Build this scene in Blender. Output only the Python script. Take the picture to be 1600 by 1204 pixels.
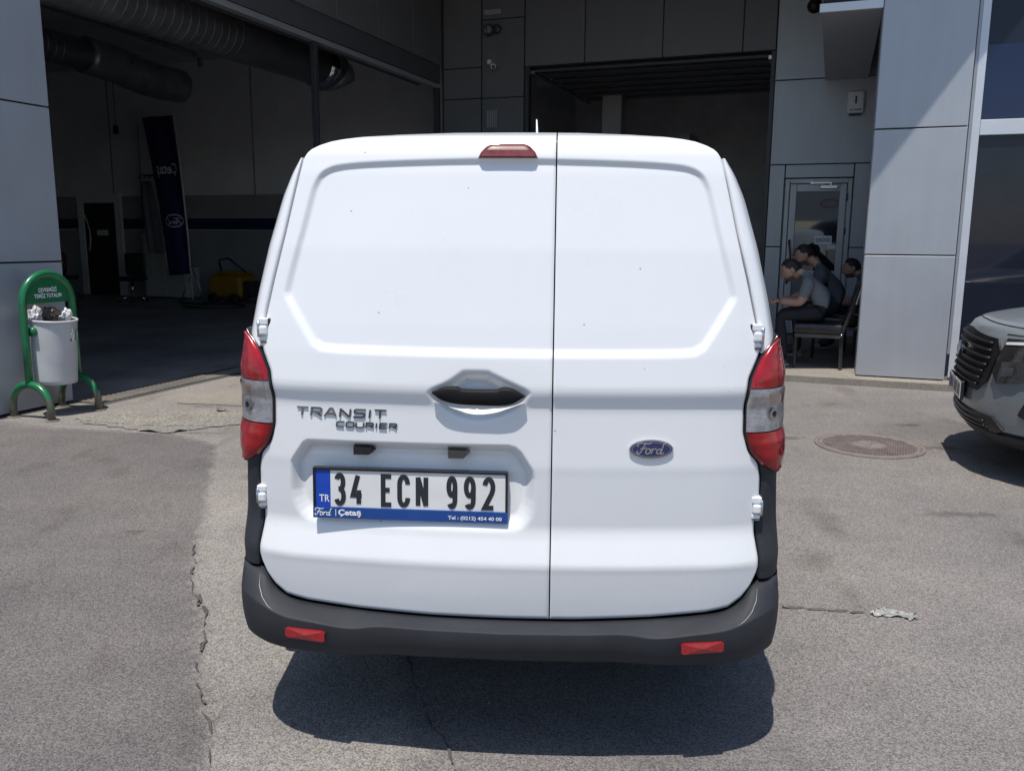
import bpy, bmesh, math, random
import numpy as np
from mathutils import Vector, Matrix

for o in list(bpy.data.objects): bpy.data.objects.remove(o, do_unlink=True)
R = math.radians
random.seed(7); RNG = np.random.default_rng(7)
scene = bpy.context.scene
COL = scene.collection

# ------------------------------------------------------------------ camera
CAM_H = 1.43
cam_d = bpy.data.cameras.new('camera'); cam = bpy.data.objects.new('camera', cam_d); COL.objects.link(cam)
cam_d.sensor_width = 36.0; cam_d.sensor_fit = 'HORIZONTAL'
cam_d.lens = 36.0*1320/1600
cam_d.clip_start = .05; cam_d.clip_end = 3000
th, ro = R(9.9), 0.007
f_ = Vector((0, math.cos(th), -math.sin(th))); u0 = Vector((0, math.sin(th), math.cos(th))); r0 = Vector((1, 0, 0))
r_ = r0*math.cos(ro) + u0*math.sin(ro); u_ = u0*math.cos(ro) - r0*math.sin(ro)
M = Matrix((r_, u_, -f_)).transposed().to_4x4(); M.translation = Vector((0, 0, CAM_H))
cam.matrix_world = M
scene.camera = cam

# ------------------------------------------------------------------ sky, sun, exposure
SUN_D = Vector((.112, .275, -1)).normalized()
w = bpy.data.worlds.new('World'); scene.world = w; w.use_nodes = True
nt = w.node_tree
for n in list(nt.nodes): nt.nodes.remove(n)
wo = nt.nodes.new('ShaderNodeOutputWorld'); bg = nt.nodes.new('ShaderNodeBackground'); sk = nt.nodes.new('ShaderNodeTexSky')
sk.sky_type = 'NISHITA'; sk.sun_disc = False
sk.sun_elevation = math.asin(-SUN_D.z); sk.sun_rotation = math.atan2(-SUN_D.x, -SUN_D.y)
sk.air_density = 1.0; sk.dust_density = .6; sk.ozone_density = 1.6
bg.inputs['Strength'].default_value = .135
nt.links.new(sk.outputs[0], bg.inputs[0]); nt.links.new(bg.outputs[0], wo.inputs[0])
sl = bpy.data.lights.new('sun', 'SUN'); sl.energy = 4.4; sl.angle = R(.53); sl.color = (1, .945, .87)
so = bpy.data.objects.new('sun', sl); COL.objects.link(so); so.location = (-3, -6, 20)
so.rotation_euler = SUN_D.to_track_quat('-Z', 'Y').to_euler()
vs = scene.view_settings
vs.view_transform = 'Standard'; vs.look = 'None'; vs.gamma = 1; vs.exposure = 0.08; vs.use_curve_mapping = False

# ------------------------------------------------------------------ materials
MATS = {}
def pm(name, col, rough=.5, metal=0., coat=0., var=.12, vscale=6., bump=0., bscale=120., spec=.5, extra=None, rvar=.08, tint=None):
    """procedural principled material: colour broken up by two noises, roughness variation and fine relief"""
    m = bpy.data.materials.new(name); m.use_nodes = True
    nt = m.node_tree; N = nt.nodes; L = nt.links; b = N['Principled BSDF']
    tc = N.new('ShaderNodeTexCoord'); 
    n1 = N.new('ShaderNodeTexNoise'); n1.inputs['Scale'].default_value = vscale; n1.inputs['Detail'].default_value = 6; n1.inputs['Roughness'].default_value = .65
    L.new(tc.outputs['Object'], n1.inputs['Vector'])
    rp = N.new('ShaderNodeValToRGB'); L.new(n1.outputs['Fac'], rp.inputs[0])
    t = tint or col
    lo = [max(0, c*(1-var)) for c in t]; hi = [min(1, c*(1+var)) for c in col]
    rp.color_ramp.elements[0].position = .3; rp.color_ramp.elements[1].position = .7
    rp.color_ramp.elements[0].color = (*lo, 1); rp.color_ramp.elements[1].color = (*hi, 1)
    L.new(rp.outputs[0], b.inputs['Base Color'])
    mr = N.new('ShaderNodeMapRange'); L.new(n1.outputs['Fac'], mr.inputs[0])
    mr.inputs[1].default_value = .25; mr.inputs[2].default_value = .75
    mr.inputs[3].default_value = max(.02, rough-rvar); mr.inputs[4].default_value = min(1, rough+rvar)
    L.new(mr.outputs[0], b.inputs['Roughness'])
    b.inputs['Metallic'].default_value = metal
    b.inputs['Coat Weight'].default_value = coat; b.inputs['Coat Roughness'].default_value = .05
    b.inputs['Specular IOR Level'].default_value = spec
    if bump:
        n2 = N.new('ShaderNodeTexNoise'); n2.inputs['Scale'].default_value = bscale; n2.inputs['Detail'].default_value = 4
        L.new(tc.outputs['Object'], n2.inputs['Vector'])
        bp = N.new('ShaderNodeBump'); bp.inputs['Strength'].default_value = bump; bp.inputs['Distance'].default_value = .003
        L.new(n2.outputs['Fac'], bp.inputs['Height']); L.new(bp.outputs[0], b.inputs['Normal'])
    MATS[name] = m
    if extra: extra(m, b, N, L, tc, rp)
    return m

def asphalt(name, dark, mid, light, scale, big=(.8, 1.15), bump=.9, warm=None, dens=.5):
    m = bpy.data.materials.new(name); m.use_nodes = True
    nt = m.node_tree; N = nt.nodes; L = nt.links; b = N['Principled BSDF']
    tc = N.new('ShaderNodeTexCoord')
    v = N.new('ShaderNodeTexVoronoi'); v.inputs['Scale'].default_value = scale; v.inputs['Randomness'].default_value = 1
    L.new(tc.outputs['Object'], v.inputs['Vector'])
    sp = N.new('ShaderNodeSeparateColor'); L.new(v.outputs['Color'], sp.inputs[0])
    r = N.new('ShaderNodeValToRGB'); L.new(sp.outputs[0], r.inputs[0])
    e = r.color_ramp.elements; e[0].color = (*dark, 1); e[1].color = (*light, 1)
    a = e.new(.28); a.color = (*[x*.75 for x in mid], 1); c = e.new(dens+.1); c.color = (*mid, 1)
    # second, finer grains
    v2 = N.new('ShaderNodeTexVoronoi'); v2.inputs['Scale'].default_value = scale*2.3; L.new(tc.outputs['Object'], v2.inputs['Vector'])
    s2 = N.new('ShaderNodeSeparateColor'); L.new(v2.outputs['Color'], s2.inputs[0])
    m2 = N.new('ShaderNodeMapRange'); L.new(s2.outputs[1], m2.inputs[0]); m2.inputs[3].default_value = .72; m2.inputs[4].default_value = 1.2
    mx = N.new('ShaderNodeMix'); mx.data_type = 'RGBA'; mx.blend_type = 'MULTIPLY'; mx.inputs['Factor'].default_value = 1
    L.new(r.outputs[0], mx.inputs[6]); L.new(m2.outputs[0], mx.inputs[7])
    # wide tonal wear, dusty and oily patches
    n = N.new('ShaderNodeTexNoise'); n.inputs['Scale'].default_value = .9; n.inputs['Detail'].default_value = 8; n.inputs['Roughness'].default_value = .62
    L.new(tc.outputs['Object'], n.inputs['Vector'])
    rr = N.new('ShaderNodeValToRGB'); L.new(n.outputs['Fac'], rr.inputs[0])
    wl = warm or (1, .97, .93)
    rr.color_ramp.elements[0].position = .32; rr.color_ramp.elements[1].position = .68
    rr.color_ramp.elements[0].color = (big[0],)*3+(1,); rr.color_ramp.elements[1].color = (*[big[1]*q for q in wl], 1)
    mx2 = N.new('ShaderNodeMix'); mx2.data_type = 'RGBA'; mx2.blend_type = 'MULTIPLY'; mx2.inputs['Factor'].default_value = 1
    L.new(mx.outputs[2], mx2.inputs[6]); L.new(rr.outputs[0], mx2.inputs[7])
    # small dark spots and long faint stains
    n3 = N.new('ShaderNodeTexNoise'); n3.inputs['Scale'].default_value = 3.1; n3.inputs['Detail'].default_value = 5
    mp = N.new('ShaderNodeMapping'); mp.inputs['Scale'].default_value = (1.0, .45, 1); mp.inputs['Rotation'].default_value = (0, 0, .5)
    L.new(tc.outputs['Object'], mp.inputs[0]); L.new(mp.outputs[0], n3.inputs['Vector'])
    r3 = N.new('ShaderNodeValToRGB'); L.new(n3.outputs['Fac'], r3.inputs[0])
    r3.color_ramp.elements[0].position = .28; r3.color_ramp.elements[1].position = .42
    r3.color_ramp.elements[0].color = (.72, .70, .68, 1); r3.color_ramp.elements[1].color = (1, 1, 1, 1)
    mx3 = N.new('ShaderNodeMix'); mx3.data_type = 'RGBA'; mx3.blend_type = 'MULTIPLY'; mx3.inputs['Factor'].default_value = 1
    L.new(mx2.outputs[2], mx3.inputs[6]); L.new(r3.outputs[0], mx3.inputs[7])
    n4 = N.new('ShaderNodeTexNoise'); n4.inputs['Scale'].default_value = .33; n4.inputs['Detail'].default_value = 7; n4.inputs['Distortion'].default_value = .6; n4.inputs['Roughness'].default_value = .68
    mp4 = N.new('ShaderNodeMapping'); mp4.inputs['Scale'].default_value = (.8, 1.5, 1); mp4.inputs['Location'].default_value = (3.1, 1.7, 0); L.new(tc.outputs['Object'], mp4.inputs[0]); L.new(mp4.outputs[0], n4.inputs['Vector'])
    r4 = N.new('ShaderNodeValToRGB'); L.new(n4.outputs['Fac'], r4.inputs[0]); e4 = r4.color_ramp.elements
    e4[0].position = .34; e4[0].color = (.80, .80, .81, 1); e4[1].position = .66; e4[1].color = (1.1, 1.085, 1.06, 1); q4 = e4.new(.5); q4.color = (1, 1, 1, 1)
    mx4 = N.new('ShaderNodeMix'); mx4.data_type = 'RGBA'; mx4.blend_type = 'MULTIPLY'; mx4.inputs['Factor'].default_value = 1
    L.new(mx3.outputs[2], mx4.inputs[6]); L.new(r4.outputs[0], mx4.inputs[7])
    L.new(mx4.outputs[2], b.inputs['Base Color'])
    b.inputs['Roughness'].default_value = .88; b.inputs['Specular IOR Level'].default_value = .3
    ad = N.new('ShaderNodeMath'); ad.operation = 'ADD'; L.new(v.outputs['Distance'], ad.inputs[0]); L.new(s2.outputs[0], ad.inputs[1])
    bp = N.new('ShaderNodeBump'); bp.inputs['Strength'].default_value = bump; bp.inputs['Distance'].default_value = .004; bp.invert = True
    L.new(ad.outputs[0], bp.inputs['Height']); L.new(bp.outputs[0], b.inputs['Normal'])
    MATS[name] = m; return m

asphalt('asphalt', (.115, .110, .108), (.226, .2145, .207), (.283, .270, .262), 205, bump=.45, big=(.84, 1.12), warm=(1, .975, .95))
asphalt('yard', (.115, .110, .108), (.226, .2145, .207), (.283, .270, .262), 205, bump=.45, big=(.84, 1.12), warm=(1, .975, .95))
def yard_masks(m):
    """older darker asphalt and pale concrete blend in along the worn, crumbling edges stored on the mesh"""
    N = m.node_tree.nodes; L = m.node_tree.links; b = N['Principled BSDF']; src = b.inputs['Base Color'].links[0].from_socket
    tc = [n for n in N if n.type == 'TEX_COORD'][0]
    for att, tint, sc in (('worn', (.78, .775, .785), 7.), ('pale', (1.30, 1.30, 1.26), 9.), ('oil', (.66, .63, .61), 14.)):
        at = N.new('ShaderNodeAttribute'); at.attribute_name = att
        n = N.new('ShaderNodeTexNoise'); n.inputs['Scale'].default_value = sc; n.inputs['Detail'].default_value = 10; n.inputs['Roughness'].default_value = .72; L.new(tc.outputs['Object'], n.inputs['Vector'])
        sb_ = N.new('ShaderNodeMath'); sb_.operation = 'MULTIPLY_ADD'; L.new(n.outputs['Fac'], sb_.inputs[0]); sb_.inputs[1].default_value = 1.1; sb_.inputs[2].default_value = -.55
        ad = N.new('ShaderNodeMath'); ad.operation = 'ADD'; L.new(at.outputs['Fac'], ad.inputs[0]); L.new(sb_.outputs[0], ad.inputs[1])
        rp = N.new('ShaderNodeMapRange'); rp.interpolation_type = 'SMOOTHSTEP'; L.new(ad.outputs[0], rp.inputs[0]); rp.inputs[1].default_value = .38; rp.inputs[2].default_value = .62
        mu = N.new('ShaderNodeMix'); mu.data_type = 'RGBA'; mu.blend_type = 'MULTIPLY'; L.new(rp.outputs[0], mu.inputs['Factor']); L.new(src, mu.inputs[6]); mu.inputs[7].default_value = (*tint, 1)
        mu.clamp_result = False; src = mu.outputs[2]
    L.new(src, b.inputs['Base Color'])
yard_masks(MATS['yard'])
asphalt('patch_concrete', (.16, .155, .145), (.33, .318, .295), (.41, .395, .37), 90, big=(.85, 1.1), bump=1.0, warm=(1, .96, .9))
asphalt('slab_concrete', (.20, .19, .175), (.30, .285, .26), (.38, .36, .33), 220, big=(.8, 1.12), bump=.4, warm=(1, .95, .88))
asphalt('hall_floor', (.22, .222, .228), (.32, .322, .33), (.38, .38, .39), 200, big=(.65, 1.3), bump=.2)
MATS['hall_floor'].node_tree.nodes['Principled BSDF'].inputs['Roughness'].default_value = .45
pm('crack', (.085, .078, .072), .95, var=.4, vscale=40, bump=.6)
pm('dirt', (.17, .15, .135), .95, var=.3, vscale=14, bump=.5)
pm('oil', (.045, .04, .036), .6, var=.4, vscale=20)
def clad_extra(m, b, N, L, tc, rp):
    # rain streaks running down, and sheets that are never quite flat
    mp = N.new('ShaderNodeMapping'); mp.inputs['Scale'].default_value = (9, 9, .5); L.new(tc.outputs['Object'], mp.inputs[0])
    n = N.new('ShaderNodeTexNoise'); n.inputs['Scale'].default_value = 1.3; n.inputs['Detail'].default_value = 6; L.new(mp.outputs[0], n.inputs['Vector'])
    r2 = N.new('ShaderNodeValToRGB'); L.new(n.outputs['Fac'], r2.inputs[0]); r2.color_ramp.elements[0].position = .35; r2.color_ramp.elements[1].position = .6
    r2.color_ramp.elements[0].color = (.965, .962, .958, 1); r2.color_ramp.elements[1].color = (1, 1, 1, 1)
    mx = N.new('ShaderNodeMix'); mx.data_type = 'RGBA'; mx.blend_type = 'MULTIPLY'; mx.inputs['Factor'].default_value = 1; L.new(rp.outputs[0], mx.inputs[6]); L.new(r2.outputs[0], mx.inputs[7]); L.new(mx.outputs[2], b.inputs['Base Color'])
    n2 = N.new('ShaderNodeTexNoise'); n2.inputs['Scale'].default_value = 1.6; n2.inputs['Detail'].default_value = 1; L.new(tc.outputs['Object'], n2.inputs['Vector'])
    bp = N.new('ShaderNodeBump'); bp.inputs['Strength'].default_value = .35; bp.inputs['Distance'].default_value = .02; L.new(n2.outputs['Fac'], bp.inputs['Height']); L.new(bp.outputs[0], b.inputs['Normal'])
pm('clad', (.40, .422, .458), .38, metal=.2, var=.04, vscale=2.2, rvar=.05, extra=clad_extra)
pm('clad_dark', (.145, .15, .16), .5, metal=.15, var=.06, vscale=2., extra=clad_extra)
pm('backing', (.02, .02, .022), .8)
pm('white_alu', (.62, .64, .68), .35, metal=.2, var=.05, vscale=4)
pm('grey_alu', (.36, .375, .40), .4, metal=.35, var=.06)
pm('dark_steel', (.06, .062, .068), .5, metal=.4, var=.2)
pm('hall_wall', (.80, .805, .82), .8, var=.09, vscale=1.1)
pm('hall_dado', (.34, .34, .35), .7, var=.1, vscale=1.6)
pm('hall_stripe', (.02, .024, .09), .5, var=.15)
pm('soffit', (.075, .078, .088), .6, var=.08, vscale=1.5)
pm('roof', (.62, .62, .62), .8, var=.15, vscale=2)
pm('bay_wall', (.55, .55, .56), .8, var=.2, vscale=1.3)
pm('door_section', (.075, .08, .085), .5, metal=.3, var=.12)
pm('duct', (.26, .27, .29), .36, metal=.6, var=.25, vscale=5, rvar=.12)
pm('glass_dark', (.016, .019, .032), .03, var=.2, vscale=1.2, spec=.3, rvar=.01)
pm('glass_door', (.012, .014, .016), .02, var=.2, spec=.5, rvar=.005, coat=.4)
pm('blue_band', (.004, .010, .05), .06, var=.1, spec=.6, rvar=.01)
pm('black_plastic', (.012, .012, .013), .5, var=.2, vscale=30, bump=.15, bscale=500)
pm('black_gloss', (.012, .012, .014), .18, var=.2, coat=.3)
pm('rubber', (.02, .02, .021), .8, var=.2, vscale=30, bump=.3, bscale=200)
pm('chrome', (.62, .63, .65), .14, metal=1, var=.08)
pm('steel', (.42, .43, .44), .3, metal=1, var=.12)
pm('cable', (.02, .02, .02), .6)
pm('sign_white', (.72, .73, .74), .5, var=.04)
pm('text_dark', (.02, .022, .028), .45)
pm('text_white', (.78, .79, .8), .45, var=.03)
pm('text_blue', (.03, .05, .22), .45)

MATS['glass_door'].node_tree.nodes['Principled BSDF'].inputs['IOR'].default_value = 1.75
MATS['glass_door'].node_tree.nodes['Principled BSDF'].inputs['Specular IOR Level'].default_value = .5
# ------------------------------------------------------------------ helpers
def link(o, parent=None):
    COL.objects.link(o)
    if parent is not None: o.parent = parent
    return o
def mesh(name, verts, faces, mat, parent=None, smooth=False):
    me = bpy.data.meshes.new(name)
    me.from_pydata([tuple(map(float, v)) for v in verts], [], [tuple(int(i) for i in f) for f in faces]); me.update()
    if mat: me.materials.append(MATS[mat] if isinstance(mat, str) else mat)
    if smooth: me.polygons.foreach_set('use_smooth', [True]*len(me.polygons))
    return link(bpy.data.objects.new(name, me), parent)
def from_bm(name, bm, mat, parent=None, smooth=False):
    me = bpy.data.meshes.new(name); bm.to_mesh(me); bm.free()
    me.materials.append(MATS[mat] if isinstance(mat, str) else mat)
    if smooth: me.polygons.foreach_set('use_smooth', [True]*len(me.polygons))
    return link(bpy.data.objects.new(name, me), parent)
def bm_box(bm, lo, hi, bevel=0, seg=2, rot=None):
    c = [(a+b)/2 for a, b in zip(lo, hi)]; s = [abs(b-a) for a, b in zip(lo, hi)]
    mat4 = Matrix.Translation(c) @ (rot or Matrix.Identity(4)) @ Matrix.Diagonal((*s, 1))
    g = bmesh.ops.create_cube(bm, size=1, matrix=mat4)
    if bevel:
        es = list({e for v in g['verts'] for e in v.link_edges})
        bmesh.ops.bevel(bm, geom=es, offset=bevel, segments=seg, affect='EDGES', profile=.5)
def box(name, lo, hi, mat, parent=None, bevel=0, seg=2, rot=None, smooth=False):
    bm = bmesh.new(); bm_box(bm, lo, hi, bevel, seg, rot)
    return from_bm(name, bm, mat, parent, smooth)
def tube_geo(pts, rad, n=10, closed=False, caps=True):
    P = np.array(pts, float); m = len(P); rad = np.full(m, rad) if np.isscalar(rad) else np.array(rad)
    T = np.zeros_like(P)
    for i in range(m):
        a = P[(i-1) % m] if (closed or i > 0) else P[i]; b = P[(i+1) % m] if (closed or i < m-1) else P[i]
        T[i] = (b-a)/max(1e-9, np.linalg.norm(b-a))
    up = np.array([0, 0, 1.]) if abs(T[0][2]) < .9 else np.array([1., 0, 0])
    V = []; nrm = np.cross(T[0], up); nrm /= np.linalg.norm(nrm)
    for i in range(m):
        nrm = nrm - T[i]*(nrm@T[i]); nrm /= np.linalg.norm(nrm); bi = np.cross(T[i], nrm)
        for k in range(n):
            a = 2*math.pi*k/n; V.append(P[i]+rad[i]*(math.cos(a)*nrm+math.sin(a)*bi))
    F = []
    for i in range(m if closed else m-1):
        j = (i+1) % m
        for k in range(n): F.append((i*n+k, i*n+(k+1) % n, j*n+(k+1) % n, j*n+k))
    if caps and not closed:
        F.append(tuple(range(n))[::-1]); F.append(tuple((m-1)*n+k for k in range(n)))
    return V, F
def tube(name, pts, rad, mat, parent=None, n=10, closed=False, caps=True):
    V, F = tube_geo(pts, rad, n, closed, caps); return mesh(name, V, F, mat, parent, True)
def lathe(name, prof, mat, parent=None, n=32, axis='z', at=(0, 0, 0), smooth=True):
    V = []; F = []
    for (r, h) in prof:
        for k in range(n):
            a = 2*math.pi*k/n; c, s = r*math.cos(a), r*math.sin(a)
            p = {'z': (c, s, h), 'y': (c, h, s), 'x': (h, c, s)}[axis]
            V.append((p[0]+at[0], p[1]+at[1], p[2]+at[2]))
    for i in range(len(prof)-1):
        for k in range(n): F.append((i*n+k, i*n+(k+1) % n, (i+1)*n+(k+1) % n, (i+1)*n+k))
    return mesh(name, V, F, mat, parent, smooth)
def prism(name, poly, z0, z1, mat, parent=None):
    n = len(poly); V = [(x, y, z0) for x, y in poly]+[(x, y, z1) for x, y in poly]
    F = [tuple(range(n))[::-1], tuple(range(n, 2*n))]+[(i, (i+1) % n, n+(i+1) % n, n+i) for i in range(n)]
    return mesh(name, V, F, mat, parent)
def merge_geo(parts):
    V = []; F = []
    for v, f in parts:
        k = len(V); V += list(v); F += [tuple(i+k for i in q) for q in f]
    return V, F
def thing(name, label, cat, loc=(0, 0, 0), rz=0, group=None):
    o = bpy.data.objects.new(name, None); COL.objects.link(o); o.empty_display_size = .1
    o.location = loc; o.rotation_euler = (0, 0, rz); o['label'] = label; o['category'] = cat
    if group: o['group'] = group
    return o
def tag(o, label, cat, group=None):
    o['label'] = label; o['category'] = cat
    if group: o['group'] = group
    return o
def struct(o): o['kind'] = 'structure'; return o
def catmull(pts, k=6, closed=False):
    P = [np.array(p, float) for p in pts]; n = len(P); out = []
    for i in range(n if closed else n-1):
        p0 = P[i-1] if (closed or i > 0) else 2*P[0]-P[1]; p1 = P[i]; p2 = P[(i+1) % n]
        p3 = P[(i+2) % n] if (closed or i < n-2) else 2*P[-1]-P[-2]
        for q in range(k):
            t = q/k
            out.append(.5*((2*p1)+(-p0+p2)*t+(2*p0-5*p1+4*p2-p3)*t*t+(-p0+3*p1-3*p2+p3)*t**3))
    if not closed: out.append(P[-1])
    return out
def ribbon(pl, wid, closed=False):
    """2-D stroke with mitred joints -> left and right outlines"""
    P = [np.array(p, float) for p in pl]; n = len(P); Lf = []; Rt = []
    for i in range(n):
        a = P[i-1] if (closed or i > 0) else None; b = P[(i+1) % n] if (closed or i < n-1) else None
        d1 = (P[i]-a)/np.linalg.norm(P[i]-a) if a is not None else None
        d2 = (b-P[i])/np.linalg.norm(b-P[i]) if b is not None else None
        if d1 is None: d1 = d2
        if d2 is None: d2 = d1
        n1 = np.array([-d1[1], d1[0]]); n2 = np.array([-d2[1], d2[0]]); mt = n1+n2; L = np.linalg.norm(mt)
        mt = n1 if L < 1e-6 else mt/L
        sc = min(1/max(.35, mt@n1), 2.2)
        Lf.append(P[i]+mt*sc*wid/2); Rt.append(P[i]-mt*sc*wid/2)
    return Lf, Rt
def strokes_geo(polys, wid, place, thick):
    """polys: list of (points, closed); place(u, w, h) -> xyz, h = height above the surface"""
    V = []; F = []; t0 = thick
    for si_, (pl, closed) in enumerate(polys):
        thick = t0*(1+.12*(si_ % 4)); Lf, Rt = ribbon(pl, wid, closed); n = len(pl); k = len(V)
        for i in range(n):
            V += [place(*Lf[i], 0), place(*Lf[i], thick), place(*Rt[i], thick), place(*Rt[i], 0)]
        for i in range(n if closed else n-1):
            j = (i+1) % n; a = k+4*i; b = k+4*j
            F += [(a, b, b+1, a+1), (a+1, b+1, b+2, a+2), (a+2, b+2, b+3, a+3)]
        if not closed: F += [(k, k+1, k+2, k+3), (k+4*(n-1)+3, k+4*(n-1)+2, k+4*(n-1)+1, k+4*(n-1))]
    return V, F
def arc(cx, cy, rx, ry, a0, a1, n=8):
    return [(cx+rx*math.cos(R(a0+(a1-a0)*i/n)), cy+ry*math.sin(R(a0+(a1-a0)*i/n))) for i in range(n+1)]
# upright narrow letters in a box 1 wide and 1 high (plate) - open strokes
GL = {
 '3': [(arc(.47, .755, .42, .245, 155, -88, 14), False), ([(.30, .515)]+arc(.47, .255, .47, .26, 90, -155, 14), False)],
 '4': [([(.62, 1.0), (.08, .30), (1.0, .30)], False), ([(.70, .48), (.70, 0)], False)],
 'E': [([(1, 1), (.08, 1), (.08, 0), (1, 0)], False), ([(.08, .52), (.82, .52)], False)],
 'C': [([(.98, .74)]+arc(.53, .74, .45, .26, 10, 180, 8)+arc(.53, .26, .45, .26, 180, 350, 8)+[(.98, .26)], False)],
 'N': [([(.06, 0), (.06, 1)], False), ([(.06, 1), (.5, .5), (.94, 0)], False), ([(.94, 0), (.94, 1)], False)],
 '9': [(arc(.5, .70, .44, .30, 0, 360, 18)[:-1], True), ([(.94, .70), (.93, .45)]+arc(.5, .28, .43, .28, 0, -140, 8), False)],
 '2': [(arc(.5, .72, .44, .28, 165, -20, 10)+[(.80, .50), (.06, 0), (1.0, 0)], False)],
 'T': [([(0, 1), (1, 1)], False), ([(.5, 1), (.5, 0)], False)],
 'R': [([(.06, 0), (.06, 1), (.8, 1), (.95, .88), (.95, .58), (.8, .45), (.2, .45)], False), ([(.5, .45), (1, 0)], False)],
 'A': [([(0, 0), (.42, 1), (.62, 1), (1, 0)], False), ([(.2, .3), (.82, .3)], False)],
 'S': [([(1, .98), (.15, .98), (.04, .85), (.04, .62), (.15, .52), (.85, .50), (.96, .38), (.96, .14), (.85, .02), (0, .02)], False)],
 'I': [([(.5, 0), (.5, 1)], False)],
 'O': [([(.15, 0), (.85, 0), (1, .15), (1, .85), (.85, 1), (.15, 1), (0, .85), (0, .15)], True)],
 'U': [([(0, 1), (0, .15), (.15, 0), (.85, 0), (1, .15), (1, 1)], False)],
}
GL['C_'] = [([(1, 1), (.15, 1), (0, .85), (0, .15), (.15, 0), (1, 0)], False)]
def script_ford():
    """flowing script word in a box about 1 wide, .42 high"""
    F1 = catmull([(.07, .30), (.02, .36), (.10, .44), (.26, .42), (.40, .40), (.50, .44)], 5)
    F2 = catmull([(.30, .41), (.22, .28), (.15, .12), (.07, .03), (.0, .08), (.05, .14)], 5)
    F3 = catmull([(.12, .22), (.24, .22), (.33, .27)], 4)
    o1 = catmull([(.38, .22), (.31, .16), (.31, .05), (.39, .04), (.45, .13), (.42, .21)], 5, True)
    r1 = catmull([(.44, .18), (.52, .20), (.51, .12), (.47, .03)], 4)
    r2 = catmull([(.50, .14), (.56, .20), (.63, .22), (.65, .18)], 4)
    d1 = catmull([(.80, .20), (.70, .18), (.66, .07), (.72, .03), (.80, .10), (.84, .20)], 5, True)
    d2 = catmull([(.96, .40), (.90, .42), (.86, .28), (.79, .10), (.81, .03), (.90, .07)], 5)
    return [(F1, False), (F2, False), (F3, False), (o1, True), (r1, False), (r2, False), (d1, True), (d2, False)]
def text_geo(s, size, bold=0.0, xs=1.0):
    cu = bpy.data.curves.new('t', 'FONT'); cu.body = s; cu.size = size; cu.offset = bold; cu.resolution_u = 3
    o = bpy.data.objects.new('t', cu); COL.objects.link(o)
    dg = bpy.context.evaluated_depsgraph_get(); me = bpy.data.meshes.new_from_object(o.evaluated_get(dg))
    V = [(v.co.x*xs, v.co.y) for v in me.vertices]; F = [tuple(p.vertices) for p in me.polygons]
    bpy.data.objects.remove(o); bpy.data.meshes.remove(me); bpy.data.curves.remove(cu)
    return V, F
def pip(poly, x, z):
    c = False; n = len(poly)
    for i in range(n):
        (x1, y1), (x2, y2) = poly[i], poly[(i+1) % n]
        if (y1 > z) != (y2 > z) and x < (x2-x1)*(z-y1)/(y2-y1)+x1: c = not c
    return c
def sdf(poly, X, Z):
    """signed distance to polygon, positive inside"""
    P = np.array(poly, float); Q = np.roll(P, -1, 0); d = np.full(X.shape, 1e9); ins = np.zeros(X.shape, bool)
    for (ax, az), (bx, bz) in zip(P, Q):
        ex, ez = bx-ax, bz-az; t = np.clip(((X-ax)*ex+(Z-az)*ez)/(ex*ex+ez*ez+1e-12), 0, 1)
        d = np.minimum(d, np.hypot(X-ax-t*ex, Z-az-t*ez))
        if bz != az:
            c = ((az > Z) != (bz > Z)) & (X < (bx-ax)*(Z-az)/(bz-az)+ax); ins ^= c
    return np.where(ins, d, -d)
def sstep(x): x = np.clip(x, 0, 1); return x*x*(3-2*x)
pm('oil_thin', (.10, .092, .085), .7, var=.3, vscale=30)
# ------------------------------------------------------------------ ground
g = struct(mesh('ground', [(-400, -400, 0), (400, -400, 0), (400, 400, 0), (-400, 400, 0)], [(0, 1, 2, 3)], 'asphalt'))
def jag(pts, amp, step=.06, seed=1, closed=True):
    r = random.Random(seed); out = []
    n = len(pts)
    for i in range(n if closed else n-1):
        a = np.array(pts[i], float); b = np.array(pts[(i+1) % n], float); k = max(1, int(np.linalg.norm(b-a)/step))
        for q in range(k):
            p = a+(b-a)*q/k; out.append((p[0]+r.uniform(-amp, amp), p[1]+r.uniform(-amp, amp)))
    if not closed: out.append(tuple(pts[-1]))
    return out
def sheet(name, pts, z, mat, parent=g):
    bm = bmesh.new(); vs_ = [bm.verts.new((x, y, z)) for x, y in pts]; f = bm.faces.new(vs_)
    bmesh.ops.triangulate(bm, faces=[f]); bmesh.ops.recalc_face_normals(bm, faces=bm.faces[:])
    for q in bm.faces:
        if q.normal.z < 0: q.normal_flip()
    return from_bm(name, bm, mat, parent)
# worn older asphalt to the left, the pale concrete strip the van stands on
LEFT = [(-9, -3), (-.62, -3), (-.60, 1.2), (-.86, 2.2), (-1.06, 2.66), (-1.13, 2.95), (-1.30, 3.25), (-1.48, 3.75), (-1.62, 4.3), (-1.78, 4.8), (-2.06, 5.7), (-2.45, 6.0), (-3.0, 6.12), (-3.45, 6.22), (-4.0, 6.42), (-9, 5.2)]
STRIP = [(-.62, -1.0), (-.62, 1.2), (-.86, 2.2), (-1.06, 2.66), (-1.30, 3.25), (-1.62, 4.3), (-2.06, 5.7), (-2.5, 6.0), (-4.2, 6.3), (-4.0, 7.2), (-3.05, 9.2), (-1.8, 9.2), (-.9, 6.5), (-.45, 3.2), (-.25, 2.0), (-.2, -1.0)]
gx = np.arange(-6, 6.01, .05); gy = np.arange(-1.5, 10.2, .05); GX, GY = np.meshgrid(gx, gy)
yv = np.stack([GX, GY, np.full_like(GX, .003)], -1).reshape(-1, 3); ii = np.arange(GX.size).reshape(GX.shape)
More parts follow.
